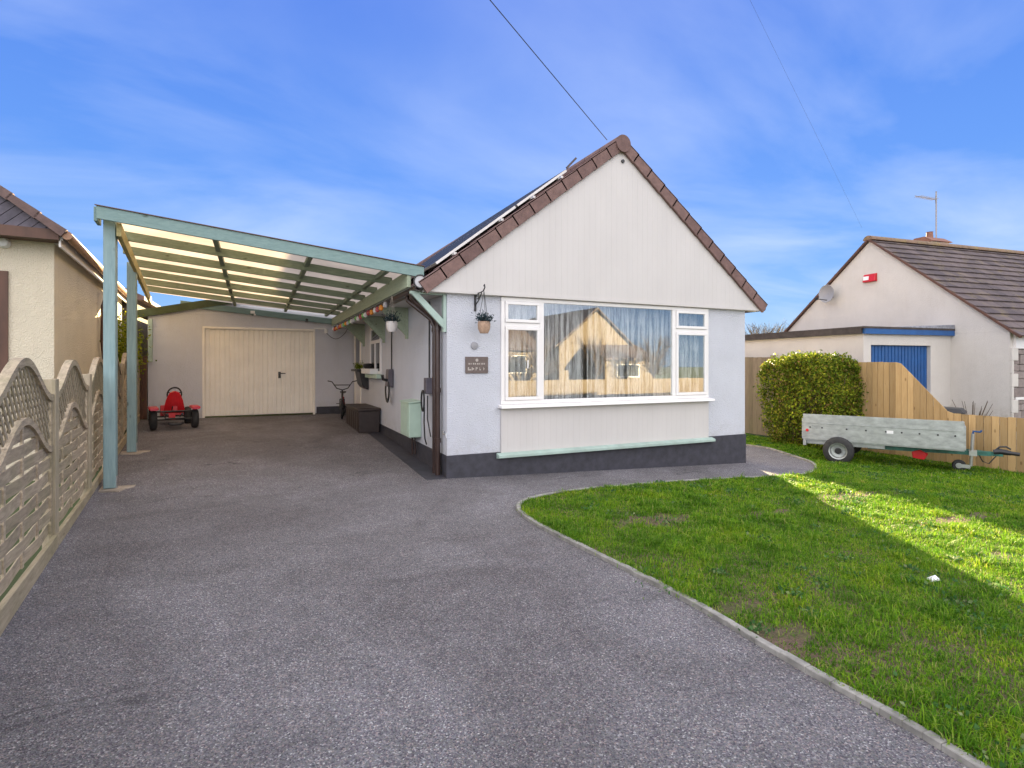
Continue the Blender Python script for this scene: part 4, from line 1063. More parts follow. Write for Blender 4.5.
# boards run slanted on the front gable
m_.build('roof_core', 'felt', nb, world=False)
m_ = MB(); x = .36
def gt2(x_): return EH+.10+(.36-x_)*pitch_ if x_ > apx else EH+.10+(x_+6.86)*pitch_
k = 0
xx = .10
while xx > -4.4:
    a_, b_ = xx-.125, xx
    def up_(x_): t = max(.005, (.02+(.13-x_)*pitch_)/(1+pitch_)); return (x_+t, EH+.07+t) if x_ > apx-1.2 else (x_+.3, EH+.37)
    (ta_, za_), (tb_, zb_) = up_(a_), up_(b_)
    m_.add([(a_, -.34, EH+.07), (b_, -.34, EH+.07), (tb_, -.34, zb_), (ta_, -.34, za_), (a_, -.31, EH+.07), (b_, -.31, EH+.07), (tb_, -.31, zb_), (ta_, -.31, za_)],
           [(0, 1, 2, 3), (7, 6, 5, 4), (0, 4, 5, 1), (1, 5, 6, 2), (2, 6, 7, 3), (3, 7, 4, 0)]); xx -= .135
m_.build('gable_boarding', 'darktile', nb, world=False)
m_ = MB(); m_.box(-6.6, .11, -.36, -.31, EH-.06, EH+.07); m_.box(-6.6, .09, -.31, .0, EH-.045, EH-.022); m_.build('fascia', 'brownwood', nb, world=False)
rf = MB(); vL = Vector((-(.15-apx), 0, (.15-apx)*pitch_)); SL = vL.length; vL.normalize()
tile_slope(rf, (.17, -.42, EH+.03), (0, 1, 0), vL, (vL.z, 0, -vL.x), 8.0, SL, .3, .3)
vL2 = Vector((-vL.x, 0, vL.z)); tile_slope(rf, (2*apx-.17, -.42, EH+.03), (0, 1, 0), vL2, (-vL2.z, 0, vL2.x), 8.0, SL, .3, .3)
ro = rf.build('roof', 'verge', nb, world=False)
m_ = MB()
for (v, ox) in ((vL, .17), (vL2, 2*apx-.17)):
    nn = Vector((v.z, 0, -v.x)) if v.x < 0 else Vector((-v.z, 0, v.x)); o0 = Vector((ox, 0, EH+.03)); st = SL/13
    for i in range(13):
        def P_(s, y, z): q = o0+v*s+nn*z; return (q.x, y, q.z)
        a_, b_ = i*st-.01, (i+1)*st+.01
        m_.hexa([P_(a_, -.44, -.06), P_(b_, -.44, -.05), P_(b_, -.36, -.05), P_(a_, -.36, -.06), P_(a_, -.44, .05), P_(b_, -.44, .035), P_(b_, -.36, .035), P_(a_, -.36, .05)])
m_.build('verge', 'verge', ro, world=False)
m_ = MB(); m_.tube([(.20, -.40, EH-.0), (.20, 7.5, EH-.02)], .055, 12); go = m_.build('gutter', 'sunlitgutter', nb, smooth=True, world=False)
m_ = MB()
for k in range(9): m_.box(.125, .14, -.3+k*.9, -.25+k*.9, EH-.05, EH+.06)
m_.box(.10, .122, -.3, 7.5, EH-.14, EH+.03); m_.build('gutter_board', 'upvc', nb, world=False)
m_ = MB(); m_.box(-.0, .10, 0, 7.2, EH-.05, EH-.03); m_.build('soffit', 'upvc', nb, world=False)
m_ = MB(); frame_rect(m_, -1.75, -.46, 1.05, 2.66, -.03, .02, .08); m_.box(-1.15, -1.1, -.028, .02, 1.12, 2.58)
w_ = m_.build('window', 'brownwood', nb, world=False); MB().box(-1.68, -.53, -.012, -.004, 1.12, 2.59).build('pane', 'darkglass', w_, world=False)
m_ = MB(); m_.tube([(.20, 3.55, EH-.05), (.18, 3.55, EH-.2), (.08, 3.6, EH-.55), (.07, 3.6, EH-1.2), (.07, 3.9, EH-1.7), (.07, 3.9, .1)], .04, 10); m_.build('downpipe', 'brownwood', nb, smooth=True, world=False)
LW = L2W(LC, LRZ); p = LW(-.50, -.0, EH-.10)
t = thing('outside_light', 'small white bulkhead lamp under the boarded gable of left bungalow', 'wall lamp', p, LRZ)
MB().lathe([(0, 0), (.07, 0), (.07, -.04), (.05, -.08), (0, -.09)], (0, 0, 0), 'y', 14).build('lamp_body', 'white', t, smooth=True, world=False)

so_ = thing('rear_outbuilding', 'cream lit outbuilding wall seen between fence and garage at the far left', 'outbuilding', (-6.2, 12, .2))
MB().box(-9.0, -5.15, 9.6, 15.0, .1, 3.25).build('wall', 'warmwall', so_, bevel=.01)
MB().prism([(-9.3, 3.2), (-4.95, 3.2), (-4.95, 3.3), (-7.1, 4.3), (-9.3, 3.3)], 'y', 9.4, 15.2).build('roof', 'verge', so_)
MB().box(-5.148, -5.12, 11.2, 12.6, 1.4, 2.5).build('window', 'upvc', so_)
# ------------------------------------------------------------------ RIGHT BOUNDARY FENCE
FX = 9.75
rfn = thing('board_fence', 'fresh tan vertical board fence sloping down to a low run behind trailer', 'fence', (FX, -1, g(FX, -1)))
def ftop(y):
    if y > -.27: return 1.61
    if y > -1.17: return .62+(y+1.17)*(1.61-.62)/.90
    return .62
m_ = MB(); y = -7.5
while y < 2.85:
    wd = .118; z0 = g(FX, y)-.0
    off = random.uniform(-.003, .003)
    ta, tb = ftop(y+.004), ftop(y+wd-.008)
    if y < -1.3 or y > -.2: j = random.uniform(-.006, .006); ta += j; tb += j
    m_.hexa([(FX+off-.009, y, z0+.02), (FX+off+.009, y, z0+.02), (FX+off+.009, y+wd-.009, z0+.02), (FX+off-.009, y+wd-.009, z0+.02), (FX+off-.009, y, ta), (FX+off+.009, y, ta), (FX+off+.009, y+wd-.009, tb), (FX+off-.009, y+wd-.009, tb)])
    y += wd
m_.build('boards', 'newfence', rfn)
m_ = MB()
for z in (-.05, .38): m_.box(FX+.012, FX+.055, -7.5, 2.8, z, z+.08)
m_.box(FX+.012, FX+.055, -.2, 2.8, 1.2, 1.28); m_.build('rail', 'newfence', rfn)
for y in (-7.2, -5.4, -3.6, -1.8, -.1, 1.4, 2.8):
    m_ = MB(); m_.box(FX+.057, FX+.15, y-.045, y+.045, -.4, ftop(y)-.06); m_.build('post', 'newfence', rfn)
of = thing('old_board_fence', 'old grey brown board fence between bungalow corner and hedge', 'fence', (FX, 5, g(FX, 5)))
m_ = MB(); y = 2.86
while y < 9.5:
    m_.box(FX-.011+random.uniform(-.003, .003), FX+.01, y, y+.136, -.3, 1.76+random.uniform(-.01, .01)); y += .14
m_.build('boards', 'oldfence', of); m_ = MB(); m_.box(FX+.012, FX+.05, 2.9, 9.4, 1.3, 1.38); m_.build('rail', 'oldfence', of)
m_ = MB(); m_.box(FX-.07, FX+.03, 2.72, 2.82, -.35, 1.80); m_.build('post', 'oldfence', of)

# ------------------------------------------------------------------ HEDGE
hg = thing('privet_hedge', 'square clipped green privet hedge with sunlit golden top behind the trailer', 'hedge', (9.2, 1.4, -.33))
n = 36000
def hedge_pts(n):
    u = rng.uniform(0, 1, (n, 3)); P = np.empty((n, 3))
    P[:, 0] = 8.72+u[:, 0]*.95; P[:, 1] = .50+u[:, 1]*1.75; P[:, 2] = -.28+u[:, 2]*1.98
    # push towards the shell
    for ax, (lo, hi) in enumerate(((8.72, 9.67), (.50, 2.25), (-.28, 1.70))):
        sel = rng.random(n) < .30
        side = rng.random(n) < .5
        tgt = np.where(side, lo, hi)
        P[sel, ax] = tgt[sel]+rng.normal(0, .05, sel.sum())
    bul = .07*np.sin(P[:, 1]*4.3+P[:, 2]*3.1)+.05*np.sin(P[:, 1]*9.1-P[:, 2]*7.3)
    P[:, 0] -= bul*np.where(P[:, 0] < 9.1, 1, 0)
    P[:, 2] += (.05*np.sin(P[:, 1]*5.7)+.03*np.sin(P[:, 1]*13))*np.where(P[:, 2] > 1.3, 1, 0)
    P += rng.normal(0, .025, P.shape)
    # round the corners off and roughen the outline
    cy_ = (P[:, 1]-1.4)/.95; cz_ = np.clip((P[:, 2]-.65)/.95, -1, 1); cxx = (P[:, 0]-9.2)/.5
    k_ = 1-.10*np.abs(cy_)**4*np.abs(cz_)**3; P[:, 1] = 1.4+(P[:, 1]-1.4)*k_; P[:, 2] -= .16*np.abs(cy_)**3.5*np.where(cz_ > 0, cz_, 0)+.10*np.abs(cxx)**4*np.where(cz_ > .6, 1, 0)
    # pinch the foot, leaving stems
    f = np.clip((P[:, 2]+.28)/.6, 0, 1)
    P[:, 0] = 9.2+(P[:, 0]-9.2)*(.72+.28*f); P[:, 1] = 1.4+(P[:, 1]-1.4)*(.82+.18*f)
    hol = np.sin(P[:, 1]*11+2*np.sin(P[:, 2]*5))*np.sin(P[:, 2]*12+P[:, 0]*7)
    return P[((hol < .45) | (rng.random(n) < .40)) & (rng.random(n) < np.clip(.35+f*1.2, 0, 1))]
HP = hedge_pts(n)
# whippy shoots on top
P = []
for k in range(190):
    x0_, y0_ = rng.uniform(8.85, 9.6), rng.uniform(.6, 2.15); hh = rng.uniform(.04, .17)
    for j in range(10): P.append((x0_+rng.normal(0, .012), y0_+rng.normal(0, .012), 1.64+hh*j/10))
attach(leaves(np.vstack([HP, np.array(P)]), .064, 'hedgeleaf', 'foliage', .35, .5), hg)
m_ = MB()
for k in range(60):
    x0_, y0_ = random.uniform(9.05, 9.35), random.uniform(.65, 2.1)
    m_.tube([(x0_, y0_, -.35), (x0_+random.uniform(-.2, .2), y0_+random.uniform(-.15, .15), .4), (x0_+random.uniform(-.35, .35), y0_+random.uniform(-.3, .3), 1.35)], [.016, .010, .004], 5)
m_.build('stems', 'twig', hg)

# ------------------------------------------------------------------ TRAILER (local: x forward to the hitch, y to the far side)
tdir = math.atan2(-.89, .456)
TG = g(7.6, -.5)-.0
tr = thing('box_trailer', 'grey galvanised box trailer with green drawbar parked on the lawn', 'trailer', (7.20, .03, -.29), tdir)
TL, TW, B0, B1 = 2.40, -1.25, .42, .90     # far side is local +y ... handled by sign
sy = 1
def tb(mb, *a): return mb.box(*a)
m_ = MB(); m_.box(0, TL, 0, .02, B0, B1-.16); m_.box(0, TL, 0, .018, B1-.155, B1)
m_.box(-.005, TL+.005, -.010, .0, B1-.175, B1-.155)
side = m_.build('side_panel', 'galv', tr, world=False, bevel=.002)
m_ = MB(); 
for x_ in (.12, .32, .72, 1.02, 1.32, 1.55, 1.80, 2.05, 2.28): m_.lathe([(0, -.012), (.012, -.012), (.016, 0), (0, 0)], (x_, 0, B0+.23), 'y', 8)
m_.build('bolts', 'black', side, world=False)
MB().box(1.33, 1.43, -.004, -.001, B0+.20, B0+.255).build('sticker', 'white', side, world=False)
MB().lathe([(0, -.02), (.024, -.02), (.028, 0), (0, 0)], (.07, 0, B0+.17), 'y', 12).build('reflector', 'red', side, world=False)
m_ = MB(); m_.box(0, TL, 1.23, 1.25, B0, B1-.10); m_.build('side_panel', 'galv', tr, world=False, bevel=.002)
m_ = MB(); m_.box(-.022, -.002, 0.01, 1.24, B0, B1-.09); m_.build('tailgate', 'galv', tr, world=False, bevel=.002)
m_ = MB(); m_.box(TL, TL+.02, 0.01, 1.24, B0, B1-.09); m_.build('headboard', 'galv', tr, world=False, bevel=.002)
m_ = MB(); m_.box(.0, TL, .02, 1.23, B0-.02, B0); m_.build('floor', 'galv', tr, world=False)
m_ = MB(); m_.box(.02, 1.3, .06, .12, B0-.09, B0-.02); m_.box(.02, 1.3, 1.13, 1.19, B0-.09, B0-.02); m_.box(.0, .05, .0, 1.25, B0-.12, B0-.01)
m_.box(.62, .68, -.08, 1.33, .24, .30); m_.box(.58, .72, .05, .13, .26, B0-.06); m_.build('chassis', 'galv', tr, world=False)
for y_ in (-.10, 1.35): wheel(tr, (.60, y_, .255), .255, .155, 'y', rimmat='galv', rt=.40, hubr=.22)
m_ = MB(); m_.bar((1.05, .10, B0-.07), (2.76, .60, B0-.10), .05, .07); m_.bar((1.05, 1.15, B0-.07), (2.76, .65, B0-.10), .05, .07); m_.box(2.5, 2.92, .595, .655, B0-.13, B0-.06); dbo = m_.build('drawbar', 'green_metal', tr, world=False)
m_ = MB(); m_.tube([(2.80, .625, B0-.07), (2.88, .625, B0-.05), (3.02, .625, B0-.065)], [.045, .05, .04], 10); m_.tube([(2.82, .625, B0-.04), (2.88, .625, B0+.03), (2.96, .625, B0+.04), (3.02, .625, B0-.0)], .014, 8); m_.tube([(3.02, .625, B0-.065), (3.13, .625, B0-.075)], .032, 10); m_.build('hitch', 'black', tr, smooth=True, world=False)
m_ = MB(); m_.tube([(2.50, .50, .10), (2.53, .50, .66)], .026, 12); m_.box(2.475, 2.58, .46, .60, B0-.14, B0-.05); m_.tube([(2.49, .50, .09), (2.47, .50, .05), (2.45, .46, .07)], .016, 8)
jw = m_.build('jockey_wheel', 'steel', tr, smooth=True, world=False)
MB().tube([(2.53, .50, .66), (2.53, .50, .70), (2.62, .44, .70), (2.64, .44, .73)], .016, 8).build('crank_handle', 'blue', jw, world=False)
w_ = MB(); w_.lathe([(0, -.04), (.05, -.04), (.085, -.035), (.10, -.015), (.10, .015), (.085, .035), (.05, .04), (0, .04)], (2.34, .46, .10), 'y', 20); w_.build('small_wheel', 'rubber', jw, smooth=True, world=False)
w_ = MB(); w_.lathe([(0, -.045), (.045, -.045), (.05, -.03), (.05, .03), (.045, .045), (0, .045)], (2.34, .46, .10), 'y', 16); w_.box(2.34, 2.49, .405, .415, .07, .13); w_.build('wheel_fork', 'steel', jw, world=False)
m_ = MB(); m_.prism([(1.70, .19), (1.86, .17), (1.92, .28), (1.80, .34), (1.68, .30)], 'y', .25, .33); m_.build('lamp_cluster', 'red', tr, bevel=.01, world=False)
m_ = MB(); m_.tube([(2.6, .6, B0-.1), (2.66, .62, B0-.24), (2.74, .62, B0-.27), (2.84, .62, B0-.12)], .009, 6); m_.build('cable', 'black', tr, world=False)

# ------------------------------------------------------------------ RIGHT NEIGHBOUR: gable end, garage with blue door
RRZ = R(-6.6)      # their ridge runs further round to the right
def ray(px, py, z):
    r = (px-512)/545; 
    return (CAM[0]+z*(math.sin(TH)+r*math.cos(TH)), CAM[1]+z*(math.cos(TH)-r*math.sin(TH)), CAM[2]+(365-py)/545*z)
NC = ray(1010, 365, 12.5)          # near corner of the gable wall
RB = (NC[0], NC[1], -.45)
GW = 6.83                            # gable width
rb = thing('gabled_bungalow', 'cream rendered bungalow at right with brown tiled roof and stone front', 'bungalow', RB, RRZ)
# local x along the ridge (away, to the right), local y back along the gable wall
EZ = CAM[2]+(365-331)/545*12.5+.45; RZ_ = EZ+2.80; HL = 13.0
m_ = MB(); m_.box(0, .25, 0, GW, 0, EZ); m_.prism([(0, EZ), (GW, EZ), (GW/2, RZ_)], 'x', 0, .25); m_.box(.25, HL, GW-.25, GW, 0, EZ); m_.box(HL-.25, HL, .0, GW-.25, 0, EZ)
m_.prism([(0, EZ), (GW, EZ), (GW/2, RZ_)], 'x', HL-.25, HL)
m_.build('wall', 'cream_wall', rb, world=False, bevel=.004)
m_ = MB(); m_.box(.25, HL-.25, .02, .25, 0, EZ-.35); m_.build('front_wall', 'mortar', rb, world=False)
# stone facing and toothed quoin edge
m_ = MB(); z = 0
while z < EZ-.42:
    h = random.uniform(.12, .24); x = .0 if int(z*5) % 2 else .0; x = .02
    x = -.004 if False else .0
    xx = .08
    while xx < HL-.3:
        w = random.uniform(.2, .45)
        if xx+w > .06: m_.box(xx+.006, xx+w-.006, -.03+random.uniform(-.012, .012), .03, z+.006, min(EZ-.42, z+h)-.006)
        xx += w
    z += h
m_.build('stone_facing', 'stone', rb, world=False, bevel=.012)
m_ = MB(); z = 0; k = 0
while z < EZ-.45:
    dd = .20 if k % 2 else .05; m_.box(-.004, dd, -.055, .0, z, z+.30); z += .30; k += 1
m_.build('quoins', 'cream_wall', rb, world=False, bevel=.01)
m_ = MB(); m_.box(.12, HL, -.05, .0, EZ-.40, EZ-.02); m_.box(.12, 2.6, -.055, -.0, 1.2, 1.26); m_.build('fascia', 'upvc', rb, world=False)
rf = MB(); vA = Vector((0, GW/2+.22, (GW/2+.22)*(RZ_-EZ)/(GW/2))); SA = vA.length; vA.normalize()
tile_slope(rf, (-.07, -.22, EZ-.22*(RZ_-EZ)/(GW/2)+.05), (1, 0, 0), vA, (0, -vA.z, vA.y), HL+.1, SA+.02, .34, .30, .03, .045)
vB = Vector((0, -vA.y, vA.z)); tile_slope(rf, (-.07, GW+.22, EZ-.22*(RZ_-EZ)/(GW/2)+.05), (1, 0, 0), vB, (0, vB.z, -vB.y), HL+.1, SA+.02, .34, .30, .03, .045)
rf.prism([(-.12, EZ-.03), (GW+.12, EZ-.03), (GW/2, RZ_+.02)], 'x', .02, HL)
ro = rf.build('roof', 'slate', rb, world=False)
m_ = MB(); x = -.09
while x < HL: m_.prism([(GW/2+.15*math.cos(t), RZ_+.02+.13*math.sin(t)) for t in [math.pi*k/8 for k in range(9)]], 'x', x, x+.44); x += .45
m_.build('ridge_tiles', 'ridge_moss', ro, world=False)
m_ = MB()
for v, y0_ in ((vA, -.24), (vB, GW+.24)):
    a_ = Vector((-.055, y0_, EZ-.22*(RZ_-EZ)/(GW/2)+.03)); b_ = a_+v*(SA+.0); m_.bar(a_, b_, .05, .07, (1, 0, 0))
m_.build('verge', 'brownwood', ro, world=False)
# chimney with pot and aerial
def RW(x, y, z): return L2W(RB, RRZ)(x, y, z)
cx_ = 1.0
ch_ = MB(); ch_.box(3.0, 3.75, GW/2+.3, GW/2+1.0, RZ_-.7, RZ_+.28); cho = ch_.build('chimney', 'cream_wall', ro, world=False)
MB().prism([(GW/2+.22, RZ_+.281), (GW/2+1.08, RZ_+.281), (GW/2+.80, RZ_+.46), (GW/2+.5, RZ_+.46)], 'x', 2.93, 3.82).build('chimney_cap', 'redtile', cho, world=False)
MB().lathe([(0, 0), (.10, 0), (.085, .2), (.10, .22), (0, .22)], (3.4, GW/2+.65, RZ_+.45), 'z', 14).build('chimney_pot', 'redtile', cho, smooth=True, world=False)
p = RW(3.85, GW/2+.75, RZ_+.1)
ae = thing('tv_aerial', 'thin metal television aerial mast above the right bungalow chimney', 'aerial', p, RRZ)
MB().tube([(0, 0, -.2), (0, 0, 1.95)], .022, 8).build('mast', 'grey', ae, world=False)
m_ = MB(); bd = Vector((-.9, -.1, -.02)).normalized(); top = Vector((0, 0, 1.68))
m_.tube([top, top+bd*1.15], .014, 6)
pd = Vector((bd.y, -bd.x, 0))
for k in range(11): q = top+bd*(.08+k*.09); m_.tube([q-Vector((0, 0, .0))-pd*.12, q+pd*.12], .006, 5)
for k in (0, 1): q = top+bd*.04; m_.tube([q+Vector((0, 0, -.12)), q+Vector((0, 0, .12))], .008, 5)
m_.build('aerial_boom', 'grey', ae, world=False)
# gable fixtures
def on_gable(px, py):
    # intersect the photo ray with the gable plane local x = 0
    for z in np.linspace(9, 22, 1301):
        w = ray(px, py, z); c_, s_ = math.cos(-RRZ), math.sin(-RRZ); lx = (w[0]-RB[0])*c_-(w[1]-RB[1])*s_; ly = (w[0]-RB[0])*s_+(w[1]-RB[1])*c_
        if lx >= 0: return ly, w[2]-RB[2]
ly, lz = on_gable(871, 278)
ab = thing('alarm_box', 'red burglar alarm box with white panel high on the cream gable', 'alarm box', RW(0, ly, lz), RRZ)
MB().hexa([(-.10, -.19, -.11), (0, -.20, -.12), (0, .20, -.12), (-.10, .19, -.11), (-.06, -.18, .10), (0, -.2, .12), (0, .2, .12), (-.06, .18, .10)]).build('housing', 'red', ab, bevel=.01, world=False)
MB().hexa([(-.105, .0, -.06), (-.09, .0, -.06), (-.09, .16, -.06), (-.105, .16, -.06), (-.09, .0, .05), (-.07, .0, .05), (-.07, .16, .05), (-.09, .16, .05)]).build('label_panel', 'white', ab, world=False)
ly, lz = on_gable(833, 294)
sd_ = thing('satellite_dish', 'small grey mesh satellite dish near the left slope of the cream gable', 'satellite dish', RW(0, ly, lz), RRZ)
m_ = MB(); n_ = 28; pr = [(0, -.10), (.10, -.115), (.2, -.15), (.27, -.20)]; nrm_ = None
m_.lathe([(.005, -.20), (.10, -.205), (.2, -.235), (.27, -.28), (.275, -.27), (.2, -.222), (.10, -.19), (.005, -.185)], (0, 0, 0), 'x', 28)
do_ = m_.build('dish', 'grey', sd_, smooth=True, world=False)
m_ = MB(); m_.tube([(0, 0, -.1), (-.12, 0, -.1), (-.19, 0, 0)], .02, 8); m_.tube([(-.22, 0, -.2), (-.50, .12, -.16)], .012, 8); m_.lathe([(0, 0), (.035, 0), (.035, .1), (0, .1)], (-.56, .14, -.15), 'x', 10); m_.build('arm', 'black', sd_, world=False)
# their flat roofed garage between gable and fence
yb, _ = on_gable(951, 330)
gw = 2.95
GB = RW(-gw, yb, 0)
ng = thing('neighbour_garage', 'cream flat roofed garage with blue ribbed door against the right bungalow', 'garage', GB, RRZ)
gtz = CAM[2]+(365-334)/545*12.9-RB[2]; GLn = 9.5
m_ = MB(); m_.box(0, .2, .2, GLn, 0, gtz); m_.box(0, .24, 0, .2, 0, gtz); m_.box(gw-.72, gw-.002, 0, .2, 0, gtz); m_.box(.24, gw-.72, 0, .2, gtz-.26, gtz); m_.box(.2, gw-.002, GLn-.2, GLn, 0, gtz)
m_.build('wall', 'cream_wall', ng, world=False, bevel=.004)
m_ = MB(); m_.box(.24, gw-.72, .10, .13, .03, gtz-.26); k = 18; w = (gw-.96)/k
for i in range(k): m_.box(.24+i*w+.012, .24+(i+1)*w-.012, .085, .10, .05, gtz-.28)
m_.build('garage_door', 'blue', ng, world=False)
m_ = MB(); m_.box(-.10, .02, -.02, GLn+.1, gtz, gtz+.13); m_.box(-.1, gw-.002, -.10, GLn+.1, gtz+.12, gtz+.17); m_.build('roof', 'felt', ng, world=False)
m_ = MB(); m_.box(-.05, gw+.0, -.09, -.0, gtz-.005, gtz+.12); m_.build('fascia', 'blue', ng, world=False)
m_ = MB(); m_.hexa([(1.0, -.1, gtz+.17), (gw-.0, -.1, gtz+.17), (gw, .6, gtz+.17), (1.0, .6, gtz+.17), (1.0, -.09, gtz+.18), (gw, -.09, gtz+.27), (gw, .6, gtz+.30), (1.0, .6, gtz+.18)]); m_.build('flashing', 'lead', ng, world=False)
# bin lid showing over the fence, bare shrub
w = ray(945, 409, 12.0)
bn = thing('wheelie_bin', 'black wheelie bin whose lid shows above the low tan fence', 'bin', (w[0], w[1], -.4), R(20))
hb = w[2]+.45
m_ = MB(); m_.hexa([(-.22, -.26, .05), (.22, -.26, .05), (.22, .22, .05), (-.22, .22, .05), (-.28, -.33, hb-.12), (.28, -.33, hb-.12), (.28, .33, hb-.12), (-.28, .33, hb-.12)]); m_.build('body', 'black', bn, bevel=.01, world=False)
m_ = MB(); m_.hexa([(-.30, -.36, hb-.118), (.30, -.36, hb-.118), (.30, .36, hb-.118), (-.30, .36, hb-.118), (-.24, -.28, hb-.02), (.24, -.28, hb-.02), (.24, .30, hb), (-.24, .30, hb)]); m_.tube([(-.25, .42, hb-.1), (.25, .42, hb-.1)], .02, 8); m_.build('lid', 'black', bn, bevel=.02, world=False)
for s_ in (-1, 1): MB().lathe([(0, -.03), (.10, -.03), (.10, .03), (0, .03)], (s_*.25, .24, .10), 'x', 16).build('wheel', 'rubber', bn, world=False)
w = ray(972, 410, 12.2)
bs = thing('bare_shrub', 'leafless twiggy shrub behind the low tan fence by the cream wall', 'shrub', (w[0], w[1], -.4))
m_ = MB()
for k in range(26):
    a_ = random.uniform(0, 6.28); r_ = random.uniform(.1, .42); hh = w[2]+.4+random.uniform(-.25, .25)
    m_.tube([(0, 0, 0), (r_*.4*math.cos(a_), r_*.4*math.sin(a_), hh*.55), (r_*math.cos(a_), r_*math.sin(a_), hh)], [.014, .009, .004], 5)
m_.build('branches', 'twig', bs, world=False)
# distant bare trees seen between the bungalow and the neighbour
def bare_tree(px, py, z, s, label):
    w = ray(px, py, z); base = -.5
    t = thing('bare_tree', label, 'tree', (w[0], w[1], base)); H = w[2]-base
    m_ = MB(); m_.tube([(0, 0, 0), (.05, 0, H*.3), (.1, .05, H*.5)], [.14*s, .10*s, .07*s], 7); m_.build('trunk', 'twig', t, world=False)
    m_ = MB()
    for k in range(60):
        a_ = random.uniform(0, 6.28); r_ = random.uniform(.4, 1.6)*s; h1 = H*random.uniform(.72, 1.04)
        q = Vector((.1, .05, H*random.uniform(.3, .5))); mid = Vector((r_*.5*math.cos(a_), r_*.5*math.sin(a_), H*.68)); e_ = Vector((r_*math.cos(a_), r_*math.sin(a_), h1))
        m_.tube([q, mid, e_], [.04*s, .022*s, .008], 4)
        for j in range(4):
            e2 = e_+Vector((random.uniform(-.4, .4), random.uniform(-.4, .4), random.uniform(-.1, .3)))*s; m_.tube([mid.lerp(e_, random.uniform(.2, .9)), e2], [.012*s, .005], 4)
    m_.build('crown', 'twig', t, world=False)
bare_tree(757, 329, 34, 1.0, 'distant leafless tree top left of the pair past the bungalow corner')
bare_tree(772, 326, 36, 1.0, 'distant leafless tree top right of the pair by the cream gable')

# ------------------------------------------------------------------ overhead wires
def wire(a, b, r, label, sag=.25):
    a, b = Vector(a), Vector(b); m_ = MB(); pts = []
    for k in range(25):
        t = k/24; p = a.lerp(b, t); p.z -= sag*4*t*(1-t); pts.append(p)
    m_.tube(pts, r, 6); o = m_.build('overhead_wire', 'black'); single(o, label, 'wire', 'overhead wires')
def wire_px(p0, z0, p1, z1, r, label, ext=2.0):
    a, b = Vector(ray(*p0, z0)), Vector(ray(*p1, z1)); wire(a+(a-b)*0, b+(b-a)*ext, r, label, .0)
wire_px((607, 140), 9.4, (490, 0), 6.6, .006, 'dark telephone wire running from the bungalow ridge up over the drive', 1.5)
wire_px((862, 228), 22, (750, 0), 13, .0022, 'thin faint wire crossing the sky above the neighbouring gable', 1.0)

# litter on the lawn
x_, y_ = unproj(933, 583)
o = MB(); o.hexa([(x_-.09, y_-.03, g(x_, y_)+.03), (x_+.06, y_-.05, g(x_, y_)+.03), (x_+.09, y_+.02, g(x_, y_)+.035), (x_-.05, y_+.05, g(x_, y_)+.03), (x_-.07, y_-.02, g(x_, y_)+.05), (x_+.05, y_-.04, g(x_, y_)+.045), (x_+.08, y_+.02, g(x_, y_)+.06), (x_-.04, y_+.04, g(x_, y_)+.045)])
o = o.build('litter', 'white'); rebase(o, (x_, y_, g(x_, y_))); o.scale = (.65, .65, .8); single(o, 'scrap of white litter lying on the lawn near the sunlit strip', 'litter')

# ------------------------------------------------------------------ across the road (seen only as reflections)
m_ = MB(); m_.box(-60, 60, -17.0, -11.0, -.05, -.02); struct(m_.build('road', 'greyroad'))
m_ = MB(); m_.box(-60, 60, -11.0, -9.4, -.05, .02); struct(m_.build('pavement', 'kerb'))
OY = -24.0
ob = thing('opposite_bungalow', 'sunlit cream gabled bungalow across the road reflected in the big window', 'bungalow', (18.5, OY, 0))
m_ = MB(); m_.box(15.6, 21.4, OY-.25, OY, 0, 2.8); m_.prism([(15.6, 2.8), (21.4, 2.8), (18.5, 5.2)], 'y', OY-.25, OY); m_.box(21.15, 21.4, OY-10, OY-.25, 0, 2.8); m_.box(15.6, 15.85, OY-10, OY-.25, 0, 2.8); m_.build('wall', 'warmwall', ob)
m_ = MB(); m_.prism([(15.2, 2.65), (18.5, 5.35), (21.8, 2.65), (21.8, 2.75), (18.5, 5.45), (15.2, 2.75)], 'y', OY-10, OY+.2); m_.build('roof', 'slate', ob)
m_ = MB(); m_.box(17.7, 21.6, OY, OY+2.2, 0, 1.85); m_.build('porch_wall', 'warmwall', ob)
m_ = MB(); m_.prism([(OY, 2.8), (OY+2.4, 1.85), (OY+2.4, 2.0), (OY, 2.95)], 'x', 17.5, 21.8); m_.build('porch_roof', 'slate', ob)
m_ = MB(); frame_rect(m_, 18.6, 20.4, .75, 1.6, OY+2.19, OY+2.24, .06); w_ = m_.build('window', 'upvc', ob); MB().box(18.66, 20.34, OY+2.2, OY+2.21, .81, 1.54).build('pane', 'darkglass', w_)
